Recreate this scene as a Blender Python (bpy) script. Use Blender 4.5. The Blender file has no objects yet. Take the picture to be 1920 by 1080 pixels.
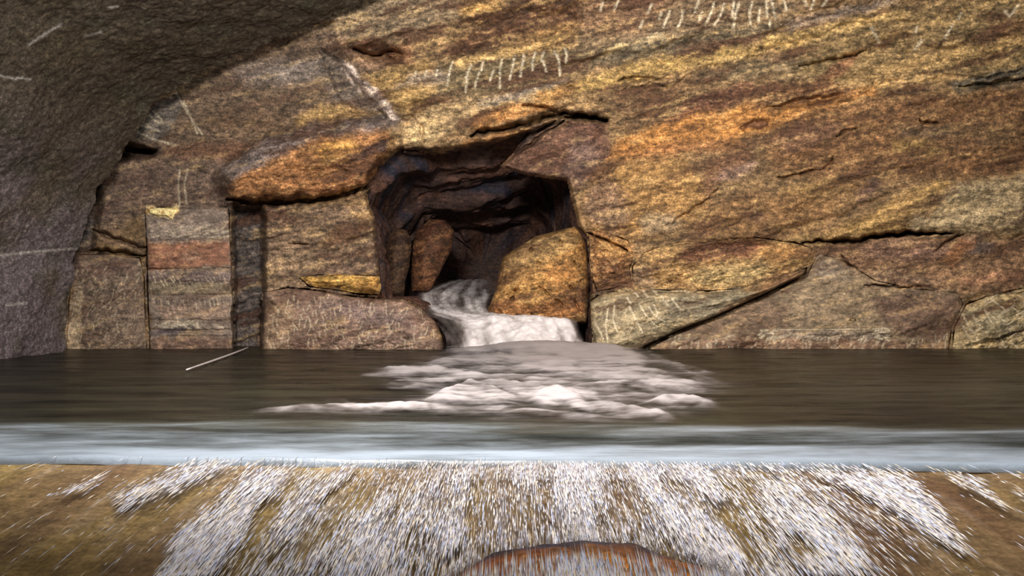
import bpy, math, random
import numpy as np

# ------------------------------------------------------------------ basics
F = 1507.0            # focal length in pixels of a 1920 wide frame
HX, HY = 960.0, 578.0 # where the level line of sight meets the frame
H = 0.295             # eye height above the pool
C = bpy.context.scene.collection
rng = np.random.default_rng(7)
random.seed(7)
R = 1.9               # strength of the grain

def lin(c):
    c = np.asarray(c, dtype=float) / 255.0
    return np.where(c <= 0.04045, c / 12.92, ((c + 0.055) / 1.055) ** 2.4)

def at(px, py, Y):
    """point at distance Y along the tunnel that is sighted in direction (px, py)"""
    px = np.asarray(px, float); py = np.asarray(py, float); Y = np.asarray(Y, float)
    return np.stack([(px - HX) / F * Y, Y + 0 * px, H + (HY - py) / F * Y], -1)

def smooth(a, b, x):
    t = np.clip((x - a) / (b - a), 0, 1)
    return t * t * (3 - 2 * t)

# ------------------------------------------------------------------ noise
_P = np.random.default_rng(3).permutation(256)
_P = np.concatenate([_P, _P, _P])
_A = np.random.default_rng(4).uniform(0, 2 * math.pi, 256)
_GX, _GY = np.cos(_A), np.sin(_A)

def pn(x, y, seed=0):
    x = np.asarray(x, float) + seed * 17.31; y = np.asarray(y, float) + seed * 9.73
    xi = np.floor(x).astype(int); yi = np.floor(y).astype(int)
    xf = x - xi; yf = y - yi
    u = xf * xf * xf * (xf * (xf * 6 - 15) + 10); v = yf * yf * yf * (yf * (yf * 6 - 15) + 10)
    def g(ix, iy, fx, fy):
        h = _P[_P[ix & 255] + (iy & 255)]
        return _GX[h] * fx + _GY[h] * fy
    a = g(xi, yi, xf, yf); b = g(xi + 1, yi, xf - 1, yf)
    c = g(xi, yi + 1, xf, yf - 1); d = g(xi + 1, yi + 1, xf - 1, yf - 1)
    return ((a + (b - a) * u) * (1 - v) + (c + (d - c) * u) * v) * 1.5

def fbm(x, y, o=4, seed=0, gain=0.5):
    s = 0; a = 1; t = 0
    for i in range(o):
        s = s + a * pn(x * 2 ** i, y * 2 ** i, seed + i * 3); t += a; a *= gain
    return s / t

def ridge(x, y, o=4, seed=0):
    s = 0; a = 1; t = 0
    for i in range(o):
        s = s + a * (1 - np.abs(pn(x * 2 ** i, y * 2 ** i, seed + i * 5)) * 2); t += a; a *= 0.5
    return s / t

# ------------------------------------------------------------------ polygons and lines on the rock face
def sdpoly(px, py, poly, margin=60):
    """signed distance, positive inside"""
    poly = np.asarray(poly, float)
    out = np.full(px.shape, -1e3)
    x0, y0 = poly.min(0) - margin; x1, y1 = poly.max(0) + margin
    m = (px > x0) & (px < x1) & (py > y0) & (py < y1)
    if not m.any(): return out
    x = px[m]; y = py[m]
    d = np.full(x.shape, 1e9); ins = np.zeros(x.shape, bool)
    n = len(poly)
    for i in range(n):
        ax, ay = poly[i]; bx, by = poly[(i + 1) % n]
        ex, ey = bx - ax, by - ay
        t = np.clip(((x - ax) * ex + (y - ay) * ey) / (ex * ex + ey * ey + 1e-9), 0, 1)
        d = np.minimum(d, (x - ax - t * ex) ** 2 + (y - ay - t * ey) ** 2)
        cond = (ay > y) != (by > y)
        ins ^= cond & (x < ex * (y - ay) / (ey if abs(ey) > 1e-9 else 1e-9) + ax)
    d = np.sqrt(d)
    out[m] = np.where(ins, d, -d)
    return out

def dline(px, py, pts, margin=60):
    """distance to a broken line and how far along it (0..1)"""
    pts = np.asarray(pts, float)
    d = np.full(px.shape, 1e3); tt = np.zeros(px.shape)
    x0, y0 = pts.min(0) - margin; x1, y1 = pts.max(0) + margin
    m = (px > x0) & (px < x1) & (py > y0) & (py < y1)
    if not m.any(): return d, tt
    x = px[m]; y = py[m]; bd = np.full(x.shape, 1e6); bt = np.zeros(x.shape)
    n = len(pts) - 1
    for i in range(n):
        ax, ay = pts[i]; bx, by = pts[i + 1]; ex, ey = bx - ax, by - ay
        t = np.clip(((x - ax) * ex + (y - ay) * ey) / (ex * ex + ey * ey + 1e-9), 0, 1)
        q = np.hypot(x - ax - t * ex, y - ay - t * ey)
        k = q < bd
        bd[k] = q[k]; bt[k] = (i + t[k]) / n
    d[m] = bd; tt[m] = bt
    return d, tt

# ------------------------------------------------------------------ outlines of the separate rocks
HOLE = [(716, 560), (712, 500), (706, 430), (702, 400), (694, 384), (690, 362), (704, 336), (728, 312), (748, 292), (800, 292), (870, 286), (930, 270), (984, 250), (962, 284), (934, 312), (985, 330), (1062, 341),
        (1072, 380), (1083, 425), (1096, 445), (1102, 500), (1105, 560), (1110, 672), (832, 672), (822, 610), (790, 575), (765, 562)]
ROCKS = {
 'golden': [(1078, 424), (1045, 432), (1005, 442), (972, 462), (944, 480), (934, 510), (930, 540), (918, 572), (905, 590), (930, 612), (1000, 615), (1060, 612), (1100, 606), (1104, 575), (1107, 530), (1102, 480), (1096, 440)],
 'knob': [(1108, 430), (1140, 436), (1178, 452), (1188, 478), (1180, 505), (1184, 530), (1150, 540), (1120, 546), (1111, 520), (1106, 480), (1104, 445)],
 'lens': [(1106, 566), (1130, 548), (1190, 546), (1250, 548), (1330, 550), (1400, 545), (1450, 534), (1512, 503), (1508, 514), (1436, 549), (1345, 591), (1270, 620), (1208, 650), (1190, 668), (1122, 668), (1108, 612)],
 'scoop': [(1194, 542), (1186, 522), (1186, 500), (1208, 474), (1250, 458), (1330, 446), (1420, 446), (1490, 456), (1530, 468), (1524, 490), (1498, 506), (1448, 529), (1400, 540), (1330, 545), (1250, 543)],
 'slab': [(1222, 668), (1216, 652), (1276, 624), (1348, 595), (1440, 554), (1514, 516), (1534, 474), (1580, 488), (1640, 526), (1720, 543), (1795, 548), (1806, 570), (1785, 612), (1776, 668)],
 'far': [(1784, 668), (1790, 614), (1811, 572), (1850, 556), (1920, 540), (1990, 545), (2050, 560), (2060, 668)],
 'pillar': [(272, 392), (300, 389), (380, 390), (428, 388), (430, 440), (436, 500), (438, 580), (438, 668), (282, 668), (278, 560), (276, 470)],
 'foot': [(136, 478), (200, 476), (262, 484), (270, 520), (272, 600), (276, 668), (124, 668), (127, 600), (132, 540)],
 'mound': [(494, 548), (540, 540), (600, 546), (660, 556), (710, 560), (755, 560), (790, 578), (818, 605), (830, 632), (834, 668), (488, 668), (486, 610)],
 'ledge': [(560, 519), (600, 516), (660, 516), (712, 518), (716, 540), (712, 552), (664, 549), (620, 541), (580, 536)],
}
ROCK_DEPTH = {'golden': 0.20, 'knob': 0.04, 'lens': -0.16, 'scoop': -0.07, 'slab': -0.02, 'far': -0.10, 'pillar': -0.16, 'foot': -0.06, 'mound': -0.14, 'ledge': -0.03}

RIM = [(122, 700), (125, 645), (128, 590), (131, 540), (135, 480), (150, 452), (163, 420), (170, 385), (184, 356), (205, 330), (222, 305), (236, 272), (250, 246), (282, 204),
       (320, 166), (380, 130), (440, 99), (490, 80), (540, 64), (585, 46), (620, 30), (655, 14), (690, -2), (760, -28), (860, -58), (1000, -95), (1150, -125), (1350, -145),
       (1550, -145), (1750, -125), (1950, -75), (2120, 0), (2250, 90), (2340, 200), (2400, 340), (2440, 500), (2450, 700)]

# pale scratches: short strokes left by the chisel (x0, y0, x1, y1, half width, strength)
MARKS = []
def mk(pts, w=2.2, s=0.8):
    for a, b in zip(pts[:-1], pts[1:]): MARKS.append((a[0], a[1], b[0], b[1], w, s))
for x, y0, y1, d in [(848, 116, 160, -10), (884, 122, 146, -10), (876, 146, 172, -3), (906, 116, 132, -4), (898, 136, 164, -8), (925, 132, 150, -6), (941, 112, 136, -4), (938, 136, 164, -1),
                     (965, 106, 128, -4), (960, 128, 148, -4), (982, 104, 120, -1), (979, 120, 143, -3), (1004, 99, 118, -6), (998, 118, 131, 1), (1020, 98, 112, -5), (1017, 112, 133, 7),
                     (1040, 98, 112, 8), (1048, 112, 140, 2), (1060, 92, 104, 3), (1063, 104, 117, -2), (800, 132, 142, -3), (780, 134, 142, -2), (820, 130, 142, -2)]:
    mk([(x, y0), (x + d * .6, (y0 + y1) / 2), (x + d, y1)], 2.4, 0.85)
for x, y0, y1, d in [(1256, 20, 50, -12), (1280, 22, 36, -2), (1279, 36, 50, -8), (1316, 22, 36, -5), (1310, 2, 22, -7), (1338, 6, 28, -6), (1331, 28, 46, -9), (1357, 8, 30, -7), (1349, 30, 46, -10),
                     (1376, 4, 30, -3), (1385, 6, 28, -6), (1379, 28, 52, -5), (1410, 5, 20, -5), (1405, 20, 46, 2), (1424, 16, 40, -2), (1437, 0, 30, 1), (1446, 0, 34, 8), (1443, 38, 48, 0),
                     (1470, 0, 18, 4), (1508, 0, 10, 4), (1526, 2, 16, -6), (1550, 0, 11, -8), (1222, 8, 24, -8), (1240, 24, 34, -4), (1130, 4, 18, -4), (1160, 0, 16, -8), (1205, 40, 52, -5)]:
    mk([(x, y0), (x + d * .5, (y0 + y1) / 2 + 1), (x + d, y1)], 2.6, 0.9)
for a in [[(1802, 24), (1796, 36)], [(1786, 46), (1772, 70)], [(1728, 76), (1716, 92)], [(1720, 50), (1716, 60)], [(1634, 52), (1648, 78)], [(1910, 8), (1896, 28)], [(1884, 20), (1892, 30)]]:
    mk(a, 3.0, 0.7)
for a in [[(330, 172), (352, 212), (380, 252)], [(345, 190), (360, 225), (370, 250)], [(338, 315), (334, 345), (337, 385)], [(352, 318), (346, 345), (350, 382)], [(276, 212), (300, 232)], [(262, 232), (300, 246)],
          [(252, 245), (290, 262), (330, 272)], [(288, 208), (306, 228)]]:
    mk(a, 2.0, 0.5)
for i in range(170):       # mound: combed in arcs
    x = rng.uniform(500, 815); y = rng.uniform(max(552, 560 + (x - 700) * .12), 655)
    a = math.radians(rng.uniform(60, 120) + (x - 640) * .12); L = rng.uniform(6, 17)
    mk([(x, y), (x + L * math.cos(a), y + L * math.sin(a))], rng.uniform(.8, 1.4), rng.uniform(.2, .6))
for i in range(120):       # block at the foot of the vault
    x = rng.uniform(132, 270); y = rng.uniform(490, 655); a = math.radians(rng.uniform(95, 150)); L = rng.uniform(6, 16)
    mk([(x, y), (x + L * math.cos(a), y + L * math.sin(a))], rng.uniform(.8, 1.3), rng.uniform(.15, .45))
for y, n, dx, dy in [(432, 26, 16, -6), (442, 18, 14, -3), (520, 16, 7, 13), (562, 16, 3, 12), (612, 10, 10, 2)]:
    for i in range(n):
        x = 282 + 146 * (i + rng.uniform(-.4, .4)) / n; yy = y + rng.uniform(-5, 5)
        mk([(x, yy), (x + dx * rng.uniform(.5, 1.2), yy + dy * rng.uniform(.5, 1.2))], 1.2, rng.uniform(.15, .6))
for i in range(110):       # strip above the water on the right
    x = rng.uniform(1220, 1780); y = rng.uniform(626, 655); mk([(x, y), (x + rng.uniform(-6, 2), y + rng.uniform(5, 12))], 1.3, rng.uniform(.2, .6))
for i in range(40):
    x = rng.uniform(1424, 1462) if i < 20 else rng.uniform(1640, 1668); y = rng.uniform(614, 634)
    mk([(x, y), (x + rng.uniform(-8, 8), y + rng.uniform(-3, 6))], 2.2, rng.uniform(.5, .9))
mk([(1450, 618), (1660, 616)], 1.2, .5)
for i in range(70):        # right edge block: feathered scratches
    x = rng.uniform(1800, 1990); y = rng.uniform(560, 650); a = math.radians(rng.choice([38, 62, -30])); L = rng.uniform(12, 32)
    mk([(x, y), (x + L * math.cos(a), y + L * math.sin(a))], 1.6, rng.uniform(.25, .65))
for a in [[(1118, 606), (1132, 634)], [(1140, 580), (1136, 610), (1140, 640)], [(1152, 574), (1150, 600), (1158, 622)], [(1180, 575), (1192, 600), (1204, 622)], [(1198, 570), (1212, 592), (1232, 612)],
          [(1216, 576), (1228, 592), (1246, 602)], [(1226, 572), (1236, 596)], [(1190, 548), (1196, 556)], [(1206, 546), (1214, 556)], [(1222, 540), (1232, 552)], [(1176, 558), (1182, 568)],
          [(1260, 560), (1275, 580)], [(1240, 556), (1252, 572)]]:
    mk(a, 2.0, 0.7)

def marks(px, py):
    w = np.zeros(px.shape)
    for x0, y0, x1, y1, hw, s in MARKS:
        m = (px > min(x0, x1) - 5) & (px < max(x0, x1) + 5) & (py > min(y0, y1) - 5) & (py < max(y0, y1) + 5)
        if not m.any(): continue
        x = px[m]; y = py[m]; ex, ey = x1 - x0, y1 - y0
        t = np.clip(((x - x0) * ex + (y - y0) * ey) / (ex * ex + ey * ey + 1e-6), 0, 1)
        d = np.hypot(x - x0 - t * ex, y - y0 - t * ey)
        w[m] = np.maximum(w[m], s * (1 - smooth(hw * .4, hw * 1.5, d)))
    return w

# ------------------------------------------------------------------ relief of the rock face
TH = math.radians(-15)
FLAT = [([(1150, 300), (1300, 210), (1500, 200), (1930, 190), (1960, 550), (1640, 530), (1180, 450)], 0.45), ([(130, 480), (180, 330), (330, 165), (420, 330), (430, 660), (130, 660)], .75),
        ([(250, 240), (330, 165), (450, 105), (590, 70), (690, 200), (700, 215), (560, 240), (420, 320), (420, 385), (230, 400), (200, 360)], 0.75),
        ([(600, 90), (640, 110), (735, 225), (690, 225)], 0.8),
        ([(935, 312), (1000, 260), (1060, 225), (1140, 230), (1150, 300), (1072, 342)], 0.6),
        (ROCKS['slab'], 0.55), (ROCKS['pillar'], 0.7), (ROCKS['lens'], 0.5), (ROCKS['foot'], 0.55), (ROCKS['mound'], 0.6), (ROCKS['golden'], 0.3)]
FACETS = [  # outline, metres back (+) or forward (-), softness in px
    ([(415, 330), (480, 275), (560, 242), (700, 226), (742, 250), (735, 285), (705, 330), (690, 352), (600, 372), (430, 378)], -0.26, 22),
    ([(600, 92), (634, 112), (730, 226), (700, 226), (640, 190)], 0.08, 6), ([(634, 112), (654, 118), (704, 168), (754, 228), (730, 226)], -.03, 5),
([(745, 284), (870, 276), (960, 258), (1046, 226), (1000, 262), (936, 312), (860, 330), (720, 350), (684, 352), (712, 318)], 0.16, 7),
    ([(1000, 266), (1056, 226), (1136, 226), (1110, 262), (1060, 280), (960, 306)], 0.10, 12),

    ([(690, 350), (750, 300), (860, 285), (960, 262), (1050, 224), (1000, 262), (925, 310), (850, 322), (740, 335)], 0.10, 10),
    ([(438, 384), (492, 388), (496, 520), (486, 668), (440, 668)], 0.34, 7),
    ([(494, 388), (560, 380), (690, 390), (708, 420), (714, 500), (716, 556), (494, 556)], -0.03, 12),
    ([(1150, 250), (1400, 170), (1620, 150), (1930, 210), (1930, 330), (1640, 380), (1300, 380), (1160, 330)], -0.08, 50),
    ([(1140, 330), (1300, 300), (1500, 380), (1460, 440), (1220, 446), (1110, 420)], -0.12, 40),
    ([(1640, 400), (1740, 345), (1930, 330), (1930, 432), (1780, 436), (1690, 434), (1560, 444)], -0.14, 20),
    ([(730, 215), (880, 190), (1080, 130), (1500, 20), (1930, -60), (1930, -180), (700, -180), (620, 60), (660, 110)], -0.06, 30),
    ([(660, 92), (720, 86), (756, 98), (740, 118), (690, 112)], 0.14, 10),
    ([(860, 60), (960, 20), (1080, 10), (1080, 60), (960, 90), (860, 104)], 0.12, 26),
    ([(236, 268), (292, 282), (286, 294), (250, 298), (226, 300)], 0.3, 6),
    ([(140, 385), (186, 340), (190, 380), (172, 470), (140, 470)], 0.14, 8),
    ([(1430, 205), (1500, 186), (1580, 176), (1560, 186), (1470, 202)], 0.10, 5),
    ([(1390, 240), (1412, 226), (1442, 224), (1436, 236), (1400, 246)], 0.07, 4),
    ([(1480, 126), (1620, 92), (1700, 60), (1700, 110), (1560, 150)], 0.05, 10),
]
CRACKS = [  # line, half width px, depth m
    ([(425, 374), (470, 379), (540, 380), (610, 374), (680, 354), (712, 338)], 7, 0.30),
    ([(688, 352), (704, 322), (745, 290), (752, 282)], 10, 0.22),
    ([(885, 256), (897, 247), (940, 244), (990, 232), (1030, 218), (1062, 213), (1100, 217), (1138, 226)], 6, 0.26),
    ([(1060, 220), (1100, 220), (1136, 226)], 7, 0.3),
    ([(980, 196), (1030, 205), (1066, 214)], 3.5, 0.12),
    ([(742, 280), (800, 286), (870, 282), (940, 264), (1000, 250), (1040, 226)], 3.5, 0.12),
    ([(930, 312), (960, 296), (1000, 264), (1056, 228)], 4, 0.18),
    ([(845, 320), (900, 312), (934, 311)], 4, 0.16), ([(700, 342), (780, 312), (880, 296), (980, 262)], 4, .14), ([(730, 318), (800, 298), (880, 288)], 3, .10), ([(800, 330), (880, 322), (940, 314)], 4, .16),
    ([(945, 312), (975, 328), (1000, 336)], 2, 0.06),
    ([(1046, 290), (1062, 300)], 1.8, 0.05),
    ([(1505, 455), (1540, 452), (1600, 452), (1640, 444), (1700, 438), (1785, 438)], 4, 0.22),
    ([(1620, 446), (1680, 440), (1770, 437)], 4, 0.2),
    ([(1500, 124), (1560, 112), (1600, 104), (1622, 94)], 3, 0.10),
    ([(1800, 162), (1850, 158), (1930, 146)], 4, 0.13),
    ([(1830, 148), (1930, 128)], 2.5, 0.07),
    ([(1455, 334), (1490, 328), (1538, 318)], 2.2, 0.09),
    ([(1538, 318), (1560, 304), (1562, 292)], 2, 0.06),
    ([(1566, 255), (1580, 246), (1606, 240)], 2.2, 0.07),
    ([(1725, 226), (1770, 231)], 2.5, 0.09),
    ([(1576, 478), (1590, 494), (1608, 503)], 2.2, 0.09),
    ([(1620, 535), (1690, 540), (1740, 536)], 2, 0.08),
    ([(1750, 470), (1790, 445), (1810, 438)], 2.2, 0.08),
    ([(1100, 436), (1140, 452), (1176, 470)], 3, 0.12),
    ([(800, 340), (790, 240), (770, 215)], 2, 0.05),
    ([(540, 457), (580, 458)], 2.2, 0.10),
    ([(600, 475), (640, 468), (668, 452)], 1.8, 0.05),
    ([(165, 470), (210, 472), (270, 480)], 4, 0.16),
    ([(172, 430), (230, 452), (274, 466)], 4, 0.12),
    ([(236, 278), (290, 284)], 6, 0.2),
    ([(140, 375), (172, 360)], 4, 0.14),
    ([(715, 395), (708, 440), (714, 500)], 4, 0.18),
    ([(695, 395), (712, 380), (740, 350)], 5, 0.15),
    ([(1240, 430), (1330, 372), (1350, 350)], 2, 0.05),
    ([(1160, 150), (1200, 146), (1240, 148)], 3.5, 0.1),
    ([(1155, 170), (1220, 158), (1250, 164)], 2.5, 0.07),
    ([(700, 104), (740, 96), (756, 100)], 4, 0.12), ([(664, 92), (700, 104), (735, 110)], 5, 0.16),
    
]

def relief(px, py, rough=1.0):
    """distance of the rock along the tunnel for the direction (px, py), without the pockets that the loose rocks lie in"""
    D = 5.97 - 0.30 * np.clip((360 - py) / 360, 0, 1.5) ** 1.2 - 0.05 * smooth(560, 665, py)
    D = D - 0.22 * smooth(260, 120, px) * smooth(500, 300, py) * 0.6
    wx = px + 16 * fbm(px / 70, py / 60, 3, 31); wy = py + 12 * fbm(px / 70, py / 60, 3, 41)
    u = wx * math.cos(TH) + wy * math.sin(TH); v = -wx * math.sin(TH) + wy * math.cos(TH)
    fl = np.zeros(px.shape)
    for poly, k in FLAT:
        fl = np.maximum(fl, k * smooth(-18, 14, sdpoly(px, py, poly)))
    q = (1 - fl) * rough
    D = D + q * 0.10 * fbm(u / 300, v / 85, 3, 1)
    lay = v / 68 + 0.9 * fbm(u / 260, v / 120, 3, 9)
    saw = lay - np.floor(lay)
    step = (smooth(0, .82, saw) - smooth(.86, 1.0, saw))
    D = D - q * 0.040 * step * smooth(-.3, .3, fbm(u / 190, v / 60, 2, 12))
    D = D + q * 0.030 * fbm(u / 90, v / 16, 4, 15)
    rd = ridge(u / 130, v / 40, 3, 21)
    D = D + q * 0.032 * smooth(.84, .98, rd)
    D = D + (0.35 + 0.65 * q) * 0.022 * fbm(px / 22, py / 17, 4, 51) + (0.5 + .5 * q) * 0.008 * fbm(px / 6, py / 5, 2, 61)
    jx = px + 5 * fbm(px / 22, py / 22, 2, 71); jy = py + 5 * fbm(px / 22, py / 22, 2, 81)
    for poly, off, soft in FACETS:
        D = D + off * smooth(-soft, soft, sdpoly(jx, jy, poly, 90))
    for pts, w, d in CRACKS:
        r, t = dline(jx, jy, pts)
        ww = w * (0.25 + 0.75 * np.sin(np.pi * np.clip(t, 0.04, .96))) * (1 + .5 * fbm(px / 15, py / 15, 2, 91))
        D = D + d * np.exp(-(r / ww) ** 2)
    return D

# ------------------------------------------------------------------ mineral colours of the rock face, some painted light and shade
def ell(cx, cy, rx, ry, ang=0, n=18):
    a = math.radians(ang)
    return [(cx + rx * math.cos(t) * math.cos(a) - ry * math.sin(t) * math.sin(a), cy + rx * math.cos(t) * math.sin(a) + ry * math.sin(t) * math.cos(a))
            for t in np.linspace(0, 2 * math.pi, n, endpoint=False)]

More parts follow.
